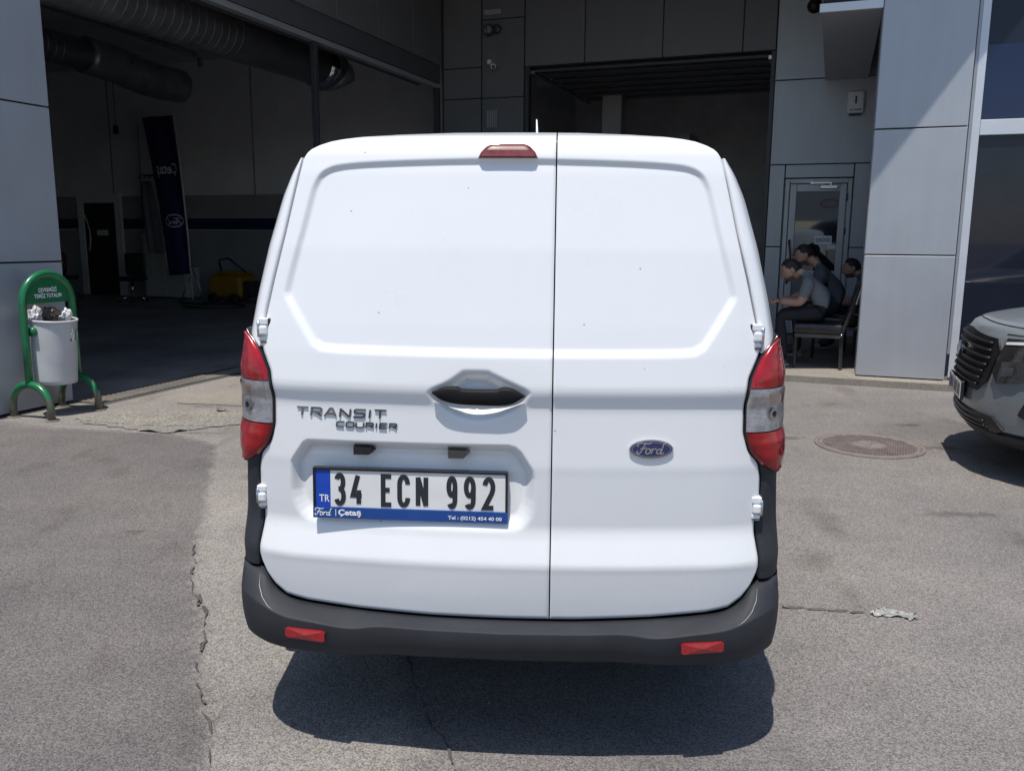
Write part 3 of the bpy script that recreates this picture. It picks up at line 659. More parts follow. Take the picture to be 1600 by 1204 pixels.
for sg_ in (-1, 1):
    corner_mesh('pillar_strip', sg_, 1.135, 1.641, 'van_white', van, 40, 14, 1.25)
    corner_mesh('corner_cladding', sg_, .515, .835, 'bumper_plastic', van, 20, 14, 1.25)
    corner_mesh('lamp_housing', sg_, .808, 1.178, 'black_gloss', van, 30, 12, 1.25, lamp_inner_wide, .004)
    lamp = bpy.data.objects.new('tail_lamp', None); link(lamp, van)
    corner_mesh('red_lens', sg_, 1.046, 1.172, 'lens_red', lamp, 22, 12, 1.18, lamp_inner, .010, bulge=.006)
    corner_mesh('clear_lens', sg_, .926, 1.043, 'lens_clear', lamp, 18, 12, 1.18, lamp_inner, .009, bulge=.003)
    corner_mesh('red_lens', sg_, .816, .923, 'lens_red', lamp, 20, 12, 1.18, lamp_inner, .010, bulge=.006)
    corner_mesh('amber_bulb', sg_, .998, 1.032, 'lens_amber', lamp, 8, 6, 1.0, lambda z: lamp_inner(z)+.030, .0125, bulge=.0, close=False)
lamps_ = [o for o in van.children if o.name.startswith('tail_lamp')]
for sg_, lmp in zip((-1, 1), lamps_):
    for (aa, zc_, rr_, mt_) in ((.34, .972, .017, 'steel'), (.36, .972, .008, 'glass_dark')):
        c_ = np.array(corner(zc_, aa, lamp_inner(zc_), .0155 if mt_ != 'glass_dark' else .0165)); c2_ = np.array(corner(zc_, aa+.05, lamp_inner(zc_), .0155)); tn = (c2_-c_)/np.linalg.norm(c2_-c_)
        V = [((c_+tn*rr_*math.cos(q))*np.array([sg_, 1, 1])+np.array([0, 0, rr_*math.sin(q)])) for q in np.linspace(0, 2*math.pi, 17)[:-1]]
        mesh('bulb_bowl', V, [tuple(range(16)) if sg_ > 0 else tuple(range(16))[::-1]], mt_, lmp)
# body sides and roof: loft forward from the corners
NP = 26
def rear_prof():
    pr_ = []
    for z in np.linspace(.30, 1.645, 18): pr_.append((float(Wo(z)), z))
    for x, z in [(.566, 1.655), (.548, 1.666), (.51, 1.680), (.45, 1.692), (.35, 1.704), (.22, 1.711), (.1, 1.714), (0, 1.715)]: pr_.append((x, z))
    return pr_
RP = rear_prof()
SEC = [(.0, 0, 1, .30), (.25, .012, 1.004, .27), (.6, .045, 1.010, .25), (1.2, .07, 1.014, .24), (2.0, .075, 1.016, .24), (2.55, .07, 1.0, .24), (2.95, .055, .86, .24), (3.30, .04, .66, .25), (3.75, .0, .56, .26), (4.0, -.08, .47, .27), (4.08, -.18, .38, .28)]
V = []; F = []
for si, (dy, dx, zs, zl) in enumerate(SEC):
    for (x, z) in RP:
        zn = zl+(z-.30)/(1.718-.30)*(1.718*zs-zl)
        xx = max(0, x+dx*min(1, x/.4)) if x > 0 else 0
        y = (base_y(min(x, .7), min(z, 1.71))+CDY if x > .5 else base_y(x, 1.71)+.09)+dy if si == 0 else .30+dy
        V.append((xx, y, zn))
np_ = len(RP); ns = len(SEC)
V2 = V+[(-x, y, z) for x, y, z in V]; off_ = len(V)
def bodyfaces(j0, j1):
    F = []
    for i in range(ns-1):
        for j in range(j0, j1):
            a, b, c, d = i*np_+j, (i+1)*np_+j, (i+1)*np_+j+1, i*np_+j+1
            F += [(a, b, c, d), (off_+d, off_+c, off_+b, off_+a)]
    return F
body = mesh('body_shell', V2, bodyfaces(3, np_-1), 'van_white', van, True)
mesh('sill_cladding', V2, bodyfaces(0, 3), 'bumper_plastic', van, True)
fe = [(ns-1)*np_+j for j in range(np_)]
mesh('nose', [V2[q] for q in fe]+[V2[off_+q] for q in reversed(fe)], [tuple(range(2*np_))], 'bumper_plastic', van)
mesh('floor_pan', [(-.75, .50, .30), (.75, .50, .30), (.75, 4.2, .26), (-.75, 4.2, .26), (.62, .03, .345), (-.62, .03, .345), (.64, .0, .40), (-.64, .0, .40), (.74, .5, .40), (-.74, .5, .40)], [(0, 1, 2, 3), (5, 4, 1, 0), (7, 6, 8, 9)], 'rubber', van)
mesh('roof_edge', [(x, base_y(x, 1.70)+.06, float(zt(min(abs(x), .55)))-.03) for x in np.linspace(-.55, .55, 23)]+[(x, base_y(x, 1.71)+.14, float(zt(min(abs(x), .55)))+.0) for x in np.linspace(-.55, .55, 23)], [(i, i+1, 24+i, 23+i) for i in range(22)], 'van_white', van, True)
# cab glass
for sg_ in (-1, 1):
    mesh('side_window', [(sg_*.80, 2.15, 1.12), (sg_*.795, 2.95, 1.12), (sg_*.735, 2.66, 1.47), (sg_*.70, 2.15, 1.55)], [(0, 1, 2, 3) if sg_ > 0 else (3, 2, 1, 0)], 'glass_dark', van)
mesh('windscreen', [(-.66, 3.58, 1.13), (.66, 3.58, 1.13), (.56, 2.90, 1.69), (-.56, 2.90, 1.69)], [(0, 1, 2, 3)], 'glass_dark', van)
for sg_ in (-1, 1):
    mir = bpy.data.objects.new('door_mirror', None); link(mir, van)
    box('mirror_shell', (sg_*.98-.09, 2.95, 1.05), (sg_*.98+.09, 3.07, 1.24), 'black_plastic', mir, .03, 2)
    box('mirror_arm', (sg_*.86-.05, 3.0, 1.06), (sg_*.86+.05, 3.05, 1.10), 'black_plastic', mir)
def wheel(x, y, sgn, par, r=.31, rw=.19):
    wq = bpy.data.objects.new('wheel', None); link(wq, par)
    lathe('tyre', [(r*.62, -rw/2), (r*.9, -rw/2), (r, -rw*.36), (r, rw*.36), (r*.9, rw/2), (r*.62, rw/2)], 'rubber', wq, 40, 'x', (x, y, r+.001))
    lathe('rim', [(r*.62, -rw*.4), (r*.60, rw*.3*sgn), (r*.2, rw*.38*sgn), (.0, rw*.38*sgn)], 'steel', wq, 40, 'x', (x, y, r+.001))
    return wq
for sx in (-1, 1):
    for yy in (.86, 3.36):
        wheel(sx*.69, yy, sx, van)
        V, F = tube_geo([(sx*(.80), yy+.37*math.cos(t), .31+.37*math.sin(t)) for t in np.linspace(-.1, math.pi+.1, 18)], .035, 8)
        mesh('arch_trim', V, F, 'bumper_plastic', van, True)
tube('antenna', [(.062, .55, 1.71), (.060, .57, 1.76), (.058, .585, 1.795)], [.006, .0035, .002], 'sign_white', van)
# bumper
IC = [(0, None, .403), (.2, None, .404), (.4, None, .411), (.55, None, .422), (.615, None, .433), (.655, None, .462), (.684, None, .505), (.706, .135, .515), (.742, .19, .515), (.772, .28, .515), (.785, .45, .515)]
IC = [(x, (base_y(x, .5)+.012 if y is None else y), z) for x, y, z in IC]
RC = [(0, -.112, .4145), (.2, -.107, .4165), (.32, -.098, .4165), (.40, -.090, .404), (.50, -.078, .411), (.60, -.056, .419), (.685, -.010, .437), (.735, .045, .447), (.770, .12, .452), (.790, .23, .455), (.798, .45, .455)]
BC = [(0, -.094, .331), (.2, -.089, .331), (.30, -.081, .330), (.42, -.071, .321), (.53, -.056, .318), (.61, -.036, .318), (.68, .002, .320), (.726, .055, .318), (.757, .125, .315), (.774, .23, .312), (.780, .45, .305)]
for q_, aa_ in zip((7, 8, 9, 10), (.38, .68, 1.0, 1.6)):      # the ends sweep round flush with the corner cladding
    x_, y_, _ = corner(.514, aa_, None, .001); IC[q_] = (x_, y_, .513)
    x_, y_, _ = corner(.455, aa_, None, .008); RC[q_] = (x_, y_-(.035 if q_ == 7 else .01 if q_ == 8 else 0), .445+.004*(q_-7))
    x_, y_, _ = corner(.33, aa_, None, .006); BC[q_] = (x_, y_-(.025 if q_ == 7 else .008 if q_ == 8 else 0), .318-.003*(q_-7))
UC = [(x*.94, y+.10, z+.03) for x, y, z in BC]
k_ = 8
Ic, Rc, Bc, Uc = [np.array(catmull(c, k_)) for c in (IC, RC, BC, UC)]
rows = []
for i in range(len(Ic)):
    col = [Ic[i]+np.array([-.05*(Ic[i][0] > .66), .10, -.03])]
    I, Rr, Bb, Uu = Ic[i], Rc[i], Bc[i], Uc[i]
    for t in (0, .02, .3, .6, .82, .93): p = I+(Rr-I)*t; col.append(p+np.array([0, 0, -.012 if t == 0 else (.004*math.sin(t*math.pi))]))
    nrm = Rr-I; nrm[2] = 0; nrm = nrm/max(1e-6, np.linalg.norm(nrm))
    c0 = I+(Rr-I)*.985; 
    col.append(c0+np.array([0, 0, .0])); col.append(Rr+np.array([0, 0, -.001])); 
    for t in (.035, .09, .25, .5, .75, .92): p = Rr+(Bb-Rr)*t; col.append(p+nrm*.010*math.sin(t*math.pi))
    col.append(Bb); col.append(Bb+(Uu-Bb)*.08+np.array([0, 0, -.004])); col.append(Uu)
    rows.append(col)
nr = len(rows[0]); V = [p for c in rows for p in c]; nc = len(rows); o_ = len(V)
V = V+[(-p[0], p[1], p[2]) for p in V]; F = []
for i in range(nc-1):
    for j in range(nr-1):
        a, b, c, d = i*nr+j, i*nr+j+1, (i+1)*nr+j+1, (i+1)*nr+j
        F += [(a, b, c, d), (o_+d, o_+c, o_+b, o_+a)]
bumper = mesh('rear_bumper', V, F, 'bumper_plastic', van, True)
# moulded edge lines running from the lamp corner into the bumper step
for sg_ in (-1, 1):
    tube('edge_line', [(sg_*rows[i][j][0], rows[i][j][1]-.001, rows[i][j][2]+.0012) for i, j in ((49, 3), (48, 4), (46, 5), (44, 6), (42, 7))], [.0005, .0009, .0010, .0009, .0004], 'grey_alu', bumper, 6)
    rf = []
    X0, X1 = .472, .586
    bxs = np.linspace(X0, X1, 9)
    yb = lambda x: float(np.interp(x, [.42, .50, .53, .60, .64], [-.087, -.076, -.071, -.052, -.036]))
    oc = []
    for (qx, qz) in [(0, .15), (.06, 0), (.94, 0), (1, .15), (1, .85), (.94, 1), (.06, 1), (0, .85)]:
        oc.append((X0+(X1-X0)*qx, .3625+.028*qz))
    V = [(sg_*x, yb(x)-.0125, z) for x, z in oc]+[(sg_*x, yb(x)+.004, z) for x, z in oc]
    V += [(sg_*(X0+X1)/2, yb((X0+X1)/2)-.0135, .3765)]
    n = 8; F = [((i+1) % n, i, 16) if sg_ > 0 else (i, (i+1) % n, 16) for i in range(n)]+[(i, (i+1) % n, n+(i+1) % n, n+i) for i in range(n)]
    mesh('reflector', V, F, 'reflector_red', bumper)
# hinges
for sg_ in (-1, 1):
    for zc in (1.181, .713):
        wi = float(Wd(zc)); y0 = base_y(wi, zc)
        h = bpy.data.objects.new('door_hinge', None); link(h, van)
        x = sg_*(wi-.002)
        box('leaf', (x-.015, y0-.010, zc+.012), (x+.013, y0+.02, zc+.031), 'van_white', h, .004, 2)
        box('leaf', (x-.012, y0-.010, zc-.031), (x+.010, y0+.02, zc-.018), 'van_white', h, .003, 2)
        box('knuckle', (x-.011, y0-.016, zc-.016), (x+.011, y0+.01, zc+.011), 'van_white', h, .006, 2)
        xo = x-sg_*.016
        box('gap', (xo-.005, y0-.004, zc-.032), (xo+.005, y0+.01, zc+.030), 'black_plastic', h, .002, 1)
        tube('pin', [(x+sg_*.012, y0-.011, zc-.020), (x+sg_*.012, y0-.011, zc+.022)], .0042, 'chrome', h, 10)
        box('gap', (x-.008, y0-.012, zc-.0365), (x+.010, y0+.006, zc-.0315), 'black_plastic', h, .002, 1)
# high brake light
cx = -.002; V = []; F = []
oc = [(-.082, 1.6375), (-.074, 1.652), (-.060, 1.668), (-.045, 1.6755), (0, 1.677), (.045, 1.6755), (.060, 1.668), (.074, 1.652), (.082, 1.6375)]
def lp(x, z, h): return (cx+x, float(np.interp(z, PZ, PY))+.002-h, z)
hb = bpy.data.objects.new('high_brake_light', None); link(hb, dl)
V = []; zr = np.linspace(1.6375, 1.677, 9); ncl = 17
for z in zr:
    hw_ = float(np.interp(z, [1.6375, 1.652, 1.668, 1.6755, 1.677], [.082, .075, .061, .047, .040]))
    for q in np.linspace(-1, 1, ncl):
        e_ = min(1, 6*(1-abs(q))); ez = min(1, 5*(1.677-z)/.0395+.0); V.append(lp(q*hw_, z, -.003+.0145*math.sqrt(max(0, min(1, e_)*min(1, ez)))))
V += [lp(q*.082, 1.6375, -.01) for q in np.linspace(-1, 1, ncl)]
F = [(i*ncl+j, i*ncl+j+1, (i+1)*ncl+j+1, (i+1)*ncl+j) for i in range(8) for j in range(ncl-1)]+[(9*ncl+j, 9*ncl+j+1, j+1, j) for j in range(ncl-1)]
mesh('lamp_body', V, F, 'lens_dark_red', hb, True)
V = [lp(x*.90, z, .0122) for x, z in [(-.08, 1.6405), (.08, 1.6405), (.074, 1.6575), (-.074, 1.6575)]]; V += [lp(x*.90, z, .004) for x, z in [(-.08, 1.6405), (.08, 1.6405), (.074, 1.6575), (-.074, 1.6575)]]
mesh('lens', V, [(0, 1, 2, 3), (0, 4, 5, 1), (1, 5, 6, 2), (2, 6, 7, 3), (3, 7, 4, 0)], 'brake_lens', hb)
# door handle: black bar across the cup
hz = 1.026; y0 = float(np.interp(hz, PZ, PY))
top_ = catmull([(-.188, 1.038), (-.160, 1.047), (-.122, 1.048), (-.108, 1.042), (-.02, 1.042), (-.006, 1.048), (.025, 1.046), (.053, 1.032)], 4)
bot_ = catmull([(-.188, 1.022), (-.165, 1.007), (-.12, 1.000), (-.06, .998), (0, .998), (.03, 1.004), (.053, 1.019)], 4)
xs_ = np.linspace(-.189, .054, 40); Vb = []; nb = 12
for x in xs_:
    zt_ = np.interp(x, [p[0] for p in top_], [p[1] for p in top_]); zb_ = np.interp(x, [p[0] for p in bot_], [p[1] for p in bot_])
    e = 1-abs((x+.0675)/.1215)**6; e = max(0.05, e)
    cz = (zt_+zb_)/2; hh = (zt_-zb_)/2*(.35+.65*e); dd = .013*(.4+.6*e)
    for k in range(nb):
        a = 2*math.pi*k/nb; ca, sa = math.cos(a), math.sin(a)
        Vb.append((x, y0-.004+.125*x*x+dd*np.sign(ca)*abs(ca)**.6, cz+hh*np.sign(sa)*abs(sa)**.7))
Fb = [(i*nb+k, i*nb+(k+1) % nb, (i+1)*nb+(k+1) % nb, (i+1)*nb+k) for i in range(39) for k in range(nb)]+[tuple(range(nb)), tuple(39*nb+k for k in range(nb))[::-1]]
pm('handle_black', (.007, .007, .008), .6, spec=.2, var=.2); mesh('door_handle', Vb, Fb, 'handle_black', dl, True)
# number plate lamps
for xx, mt_ in ((-.385, 'black_plastic'), (-.125, 'plate_lamp')):
    V = []
    for yy, sc in ((0, 1.), (-.034, .82)):
        for a, b in [(-.030, .012), (-.030, -.012), (.020, -.012), (.031, 0), (.026, .012)]: V.append((xx+a*sc, float(Fy(xx, .858))-.002+yy, .860+b*sc-.0))
    mesh('plate_lamp', V, [(5, 6, 7, 8, 9)]+[(i, (i+1) % 5, 5+(i+1) % 5, 5+i) for i in range(5)], mt_, dl)
# number plate
PLX0, PLX1, PLZ0, PLZ1 = -.523, .010, .674, .812
ply = float(Fy(-.26, .74))-.014
np_o = bpy.data.objects.new('number_plate', None); link(np_o, dl); 
def plp(x, z, h): return (x, ply-h+.045*((x+.257)*2*-.257)+.01*0+(z-.74)*.06, z)
def slab_p(name, x0, x1, z0, z1, h0, h1, mat, par):
    V = [plp(x, z, h) for h in (h0, h1) for x, z in ((x0, z0), (x1, z0), (x1, z1), (x0, z1))]
    return mesh(name, V, [(4, 5, 6, 7), (0, 1, 5, 4), (1, 2, 6, 5), (2, 3, 7, 6), (3, 0, 4, 7), (3, 2, 1, 0)], mat, par)
fr = slab_p('plate_frame', PLX0, PLX1, PLZ0, PLZ1, -.006, .006, 'black_plastic', np_o)
slab_p('frame_rail', PLX0, PLX1, PLZ1-.006, PLZ1, .0062, .012, 'black_gloss', np_o); slab_p('frame_rail', PLX0, PLX0+.006, PLZ0+.030, PLZ1-.0062, .0062, .012, 'black_gloss', np_o); slab_p('frame_rail', PLX1-.006, PLX1, PLZ0+.030, PLZ1-.0062, .0062, .012, 'black_gloss', np_o)
stq = slab_p('dealer_strip', PLX0, PLX1, PLZ0, PLZ0+.0295, .0062, .0135, 'strip_blue', np_o)
pw = slab_p('plate_face', PLX0+.048, PLX1-.0065, PLZ0+.030, PLZ1-.0065, .0062, .0085, 'plate_white', np_o)
pb = slab_p('country_band', PLX0+.0065, PLX0+.0475, PLZ0+.030, PLZ1-.0065, .0062, .0085, 'plate_blue', np_o)
def px2x(q): return PLX0+(q-375)/(1282-375)*(PLX1-PLX0)
for ch, a, b in [('3', 474, 530), ('4', 549, 613), ('E', 692, 752), ('C', 769, 830), ('N', 856, 916), ('9', 999, 1051), ('9', 1079, 1136), ('2', 1164, 1226)]:
    x0, x1 = px2x(a)+.0055, px2x(b)-.0055; z0, z1 = PLZ0+.0405, PLZ1-.0195
    polys = [([(x0+(x1-x0)*p[0], z0+(z1-z0)*p[1]) for p in pl], c) for pl, c in GL[ch]]
    V, F = strokes_geo(polys, .0128, lambda u, w_, h: plp(u, w_, .0086+h), .0012); mesh('character', V, F, 'text_dark', pw)
def text_on(name, s, x0, width, zbase, size, mat, par, place, h, bold=0.):
    tv, tf = text_geo(s, size, bold); xm = min(p[0] for p in tv); wx = max(p[0] for p in tv)-xm
    return mesh(name, [place(x0+(p[0]-xm)*width/wx, zbase+p[1], h) for p in tv], tf, mat, par)
text_on('country_code', 'TR', px2x(403), px2x(452)-px2x(403), PLZ0+.044, .028, 'text_white', pb, plp, .0092, .0003)
text_on('dealer_name', 'Çetaş', px2x(494), px2x(602)-px2x(494), PLZ0+.0095, .0215, 'text_white', stq, plp, .0142, .0008)
text_on('phone_number', 'Tel : (0212) 454 40 00', px2x(1008), px2x(1256)-px2x(1008), PLZ0+.0075, .0135, 'text_white', stq, plp, .0142, .0003)
slab_p('divider', px2x(481), px2x(484), PLZ0+.006, PLZ0+.025, .0136, .0142, 'text_white', stq)
sx0, sw = px2x(383), px2x(468)-px2x(383)
V, F = strokes_geo([([(sx0+p[0]*sw, PLZ0+.006+p[1]*sw*.95) for p in pl], c) for pl, c in script_ford()], .0019, lambda u, w_, h: plp(u, w_, .0136+h), .0006); mesh('script_word', V, F, 'text_white', stq)
# raised model lettering
def on_door(x, z, h): return (x, float(pt(x, z))-h-.0005, z)
def badge_word(word, x0, x1, zA, zB, h, wid, widths, mat, slant=.25):
    tot = sum(widths)+.28*(len(word)-1); u = (x1-x0)/tot; x = x0
    grp = []
    for ch, wq in zip(word, widths):
        key = 'C_' if ch == 'C' else ch
        grp += [([(x+p[0]*wq*u+(p[1]-.5)*slant*h*.6, (zA+(zB-zA)*(x-x0)/(x1-x0))+p[1]*h) for p in pl], c) for pl, c in GL[key]]
        x += (wq+.28)*u
    # resample so the strokes follow the door
    V, F = strokes_geo(grp, wid, on_door, .003); m_ = mesh('lettering', V, F, 'dark_chrome', dl)
    V, F = strokes_geo(grp, wid*.42, lambda a, b, q: on_door(a, b, q+.0031), .0005); mesh('lettering_highlight', V, F, 'chrome', m_)
badge_word('TRANSIT', -.568, -.318, .9535, .9535, .0215, .0040, [1, 1, 1.05, 1, 1, .25, 1], 'dark_chrome')
badge_word('COURIER', -.455, -.288, .9265, .9265, .0135, .0029, [1, 1, 1, 1, .2, 1, 1], 'dark_chrome')
# oval emblem on the right door
def oval(name, cx, cz, rx, rz, h0, h1, mat, par, place, n=40):
    V = [place(cx+rx*math.cos(2*math.pi*k/n), cz+rz*math.sin(2*math.pi*k/n), h) for h in (h0, h1) for k in range(n)]+[place(cx, cz, h1*1.08)]
    return mesh(name, V, [(k, (k+1) % n, n+(k+1) % n, n+k) for k in range(n)]+[(n+k, n+(k+1) % n, 2*n) for k in range(n)], mat, par)
em = oval('emblem', .388, .884, .0585, .0258, 0, .006, 'chrome', dr, on_door)
oval('emblem_field', .388, .884, .0552, .0226, .0062, .0068, 'badge_blue', em, on_door)
n = 40
for rr_ in (.0512,): 
    V, F = strokes_geo([([(.388+rr_*math.cos(2*math.pi*k/n), .884+.0192*math.sin(2*math.pi*k/n)) for k in range(n)], True)], .0013, lambda a, b, q: on_door(a, b, q+.0070), .0006); mesh('emblem_ring', V, F, 'chrome', em)
V, F = strokes_geo([([(.349+p[0]*.080, .8705+p[1]*.072) for p in pl], c) for pl, c in script_ford()], .0030, lambda a, b, q: on_door(a, b, q+.0070), .001); mesh('emblem_script', V, F, 'chrome', em)
# ------------------------------------------------------------------ litter bin on its green stand (building axes)
def paint_worn(col2, lo=.58, hi=.66, zlim=None):
    def f(m, b, N, L, tc, rp):
        n = N.new('ShaderNodeTexNoise'); n.inputs['Scale'].default_value = 16; n.inputs['Detail'].default_value = 8; n.inputs['Roughness'].default_value = .7; L.new(tc.outputs['Object'], n.inputs['Vector'])
        fac = n.outputs['Fac']
        if zlim:
            xyz = N.new('ShaderNodeSeparateXYZ'); L.new(tc.outputs['Object'], xyz.inputs[0])
            mr = N.new('ShaderNodeMapRange'); L.new(xyz.outputs[2], mr.inputs[0]); mr.inputs[1].default_value = zlim; mr.inputs[2].default_value = 0; mr.inputs[3].default_value = 0; mr.inputs[4].default_value = .32
            ad = N.new('ShaderNodeMath'); L.new(fac, ad.inputs[0]); L.new(mr.outputs[0], ad.inputs[1]); fac = ad.outputs[0]
        r2 = N.new('ShaderNodeValToRGB'); L.new(fac, r2.inputs[0]); r2.color_ramp.elements[0].position = lo; r2.color_ramp.elements[1].position = hi
        mx = N.new('ShaderNodeMix'); mx.data_type = 'RGBA'; L.new(r2.outputs[0], mx.inputs['Factor']); L.new(rp.outputs[0], mx.inputs[6]); mx.inputs[7].default_value = (*col2, 1)
        L.new(mx.outputs[2], b.inputs['Base Color'])
    return f
pm('green_paint', (.008, .15, .055), .3, coat=.4, var=.12, extra=paint_worn((.10, .085, .06), .60, .68, .28))
pm('bin_paint', (.52, .53, .54), .42, var=.08, vscale=8, extra=paint_worn((.16, .10, .06), .68, .73))
pm('bag_dark', (.07, .05, .042), .3, var=.4, vscale=20); pm('bag_clear', (.55, .55, .55), .25, var=.2, vscale=20); pm('paper', (.75, .75, .74), .7, var=.05)
bo = bw(.265, -4.205)
lb = thing('litter_bin', 'white litter bin hung in a green tubular stand beside the grey pier', 'bin', bo, BROT)
UF = .212
def arch_pts(v, r=.200, h=.28):
    pts = [(-r, v, -.01), (-r, v, h*.35)]
    pts += [(-r*math.cos(t), v, h*.35+(h*.65)*math.sin(t)) for t in np.linspace(.12, math.pi-.12, 14)]
    return pts+[(r, v, h*.35), (r, v, -.01)]
for v in (-.228, .228):
    tube('foot', arch_pts(v), .029, 'green_paint', lb, 12)
    for uu in (-.200, .200): lathe('base_plate', [(0, .012), (.05, .012), (.05, 0)], 'dirt', lb, 16, 'z', (uu, v, .002))
hp = [(0, -.228, .27), (0, -.228, .6), (0, -.228, .90)]+[(0, -.228*math.cos(t), .90+.228*math.sin(t)) for t in np.linspace(.12, math.pi-.12, 16)]+[(0, .228, .90), (0, .228, .6), (0, .228, .27)]
tube('hoop', hp, .030, 'green_paint', lb, 14)
bd = [(-.205, .90)]+[(-.206*math.cos(t), .90+.206*math.sin(t)) for t in np.linspace(.1, math.pi-.1, 14)]+[(.205, .90)]
n = len(bd)
sb = mesh('sign_board', [(x, v, z) for x in (-.006, .006) for v, z in bd], [tuple(range(n)), tuple(range(n, 2*n))[::-1]]+[(i, n+i, n+(i+1) % n, (i+1) % n) for i in range(n)], 'green_paint', lb)
for s_, z_, w_ in (('ÇEVREMİZİ', .988, .17), ('TEMİZ TUTALIM', .942, .25)):
    tv, tf = text_geo(s_, .042, .0012); wx = max(p[0] for p in tv)
    mesh('lettering', [(.0075, -w_/2+p[0]*w_/wx, z_+p[1]) for p in tv], tf, 'text_white', sb)
# can, slightly tipped, with a torn opening
bc = bpy.data.objects.new('can', None); link(bc, lb); bc.location = (0, 0, .27); bc.rotation_euler = (0, R(4), 0)
nb_, rows_ = 40, 16; V = []; F = []
for i in range(rows_+1):
    z = .5*i/rows_; rr_ = .168+.006*i/rows_
    for k in range(nb_):
        a = 2*math.pi*k/nb_; q = rr_*(1+.006*math.sin(5*a+z*20)); V.append((q*math.cos(a), q*math.sin(a), z))
hole = set()
for i in range(rows_):
    for k in range(nb_):
        a = (k+.5)*360/nb_; a = a-360 if a > 180 else a
        if i in (11, 12) and 2 < a < 46: continue
        if i == 13 and 10 < a < 40: continue
        F.append((i*nb_+k, i*nb_+(k+1) % nb_, (i+1)*nb_+(k+1) % nb_, (i+1)*nb_+k))
F.append(tuple(range(nb_))[::-1])
mesh('can_wall', V, F, 'bin_paint', bc, True)
tube('rim', [(.175*math.cos(a), .175*math.sin(a), .5) for a in np.linspace(0, 2*math.pi, 33)[:-1]], .009, 'bin_paint', bc, 8, True)
for v in (-1, 1): lathe('pivot', [(0, -.02), (.035, -.02), (.035, .02), (0, .02)], 'green_paint', bc, 16, 'y', (0, v*.185, .42))
from mathutils import noise as mnoise
def crumple(name, c, s, mat, seed, label, cat):
    bm = bmesh.new(); bmesh.ops.create_icosphere(bm, subdivisions=5, radius=1)
    for v in bm.verts:
        p = v.co.copy(); o_ = Vector((seed*3.1, seed*1.7, seed)); k = 1+.45*mnoise.noise(p*1.6+o_)-.30*abs(mnoise.noise(p*4+o_))-.16*abs(mnoise.noise(p*9+o_))
        v.co = Vector((p.x*s[0]*k, p.y*s[1]*k, p.z*s[2]*k))
    o = from_bm(name, bm, mat, None, True); o.location = c; return tag(o, label, cat)
crumple('plastic_bag', (bo[0]+.00, bo[1]+.02, .80), (.06, .06, .07), 'bag_dark', 3, 'crumpled dark brown bag sticking out of the litter bin', 'bag')
crumple('plastic_wrap', (bo[0]-.10, bo[1]-.03, .79), (.06, .06, .08), 'bag_clear', 4, 'clear crumpled plastic wrap at the left rim of the litter bin', 'plastic')
crumple('paper_scrap', (bo[0]+.11, bo[1]+.06, .80), (.035, .035, .055), 'paper', 5, 'white paper scrap at the right rim of the litter bin', 'paper')
crumple('paper_wad', (bo[0]+.135, bo[1]-.005, .645), (.05, .055, .05), 'paper', 6, 'white paper wad wedged in the torn hole of the litter bin', 'paper')

# ------------------------------------------------------------------ drain in front of the open hall
dg_ = thing('drain_channel', 'long metal floor drain along the threshold of the open hall', 'drain', (KX, KY, 0), BROT)
box('channel_frame', (.03, -3.80, -.02), (.06, 3.6, .022), 'steel', dg_); box('channel_frame', (.30, -3.80, -.02), (.33, 3.6, .022), 'steel', dg_)
box('channel_bed', (.061, -3.80, -.02), (.299, 3.6, .0075), 'crack', dg_)
bm = bmesh.new(); v = -3.78
while v < 3.55: bm_box(bm, (.062, v, .009), (.298, v+.022, .0205)); v += .055
gb = from_bm('grate_bars', bm, 'slab_concrete', dg_); gb['kind'] = 'stuff'

# ------------------------------------------------------------------ manhole cover
pm('rust_iron', (.185, .155, .145), .75, var=.25, vscale=9, bump=.5, bscale=160)
mh = thing('manhole_cover', 'round rusty iron manhole cover in the asphalt right of the van', 'manhole', (2.52, 5.80, .004), R(20))
lathe('ring', [(.365, .0), (.365, .012), (.345, .014), (.338, .002)], 'rust_iron', mh, 48)
lathe('lid', [(.335, .0), (.335, .011), (.315, .012), (.312, .006), (0, .006)], 'rust_iron', mh, 48)
bm = bmesh.new()
for i in range(-13, 14):
    for j in range(-13, 14):
        x, y = i*.023, j*.023
        if .12 < math.hypot(x, y) < .30: bm_box(bm, (x-.008, y-.008, .005), (x+.008, y+.008, .0115))
ob_ = from_bm('tread_studs', bm, 'rust_iron', mh); ob_['kind'] = 'stuff'
lathe('centre_ring', [(.112, .006), (.112, .012), (.092, .012), (.09, .0065)], 'rust_iron', mh, 40)
box('emblem_bar', (-.07, -.012, .0065), (.07, .012, .0115), 'rust_iron', mh, .002, 1, Matrix.Rotation(.7, 4, 'Z'))
pm('dirt_thin', (.15, .14, .132), .95, var=.25, vscale=25, bump=.4)


# plastic scrap on the asphalt
def film(name, loc, lx, ly, seed, label):
    nx, ny = 46, 34; V = []; F = []
    for i in range(nx):
        for j in range(ny):
            x, y = i/(nx-1)-.5, j/(ny-1)-.5; q = Vector((x*5+seed, y*5, 0)); ew = 1+.5*mnoise.noise(Vector((x*4, seed, 0))); w_ = (1-.6*(x+.5))*ew
            h = .005+.018*abs(mnoise.noise(q))+.008*abs(mnoise.noise(q*2.7))
            V.append((x*lx+.012*mnoise.noise(q*1.3+Vector((9, 0, 0))), y*ly*w_+.03*math.sin(5*x)+.01*mnoise.noise(q*2), h))
    for i in range(nx-1):
        for j in range(ny-1): F.append((i*ny+j, i*ny+j+1, (i+1)*ny+j+1, (i+1)*ny+j))
    o = mesh(name, V, F, 'film', None, True); o.location = loc; o.rotation_euler = (0, 0, -.95); return tag(o, label, 'litter')
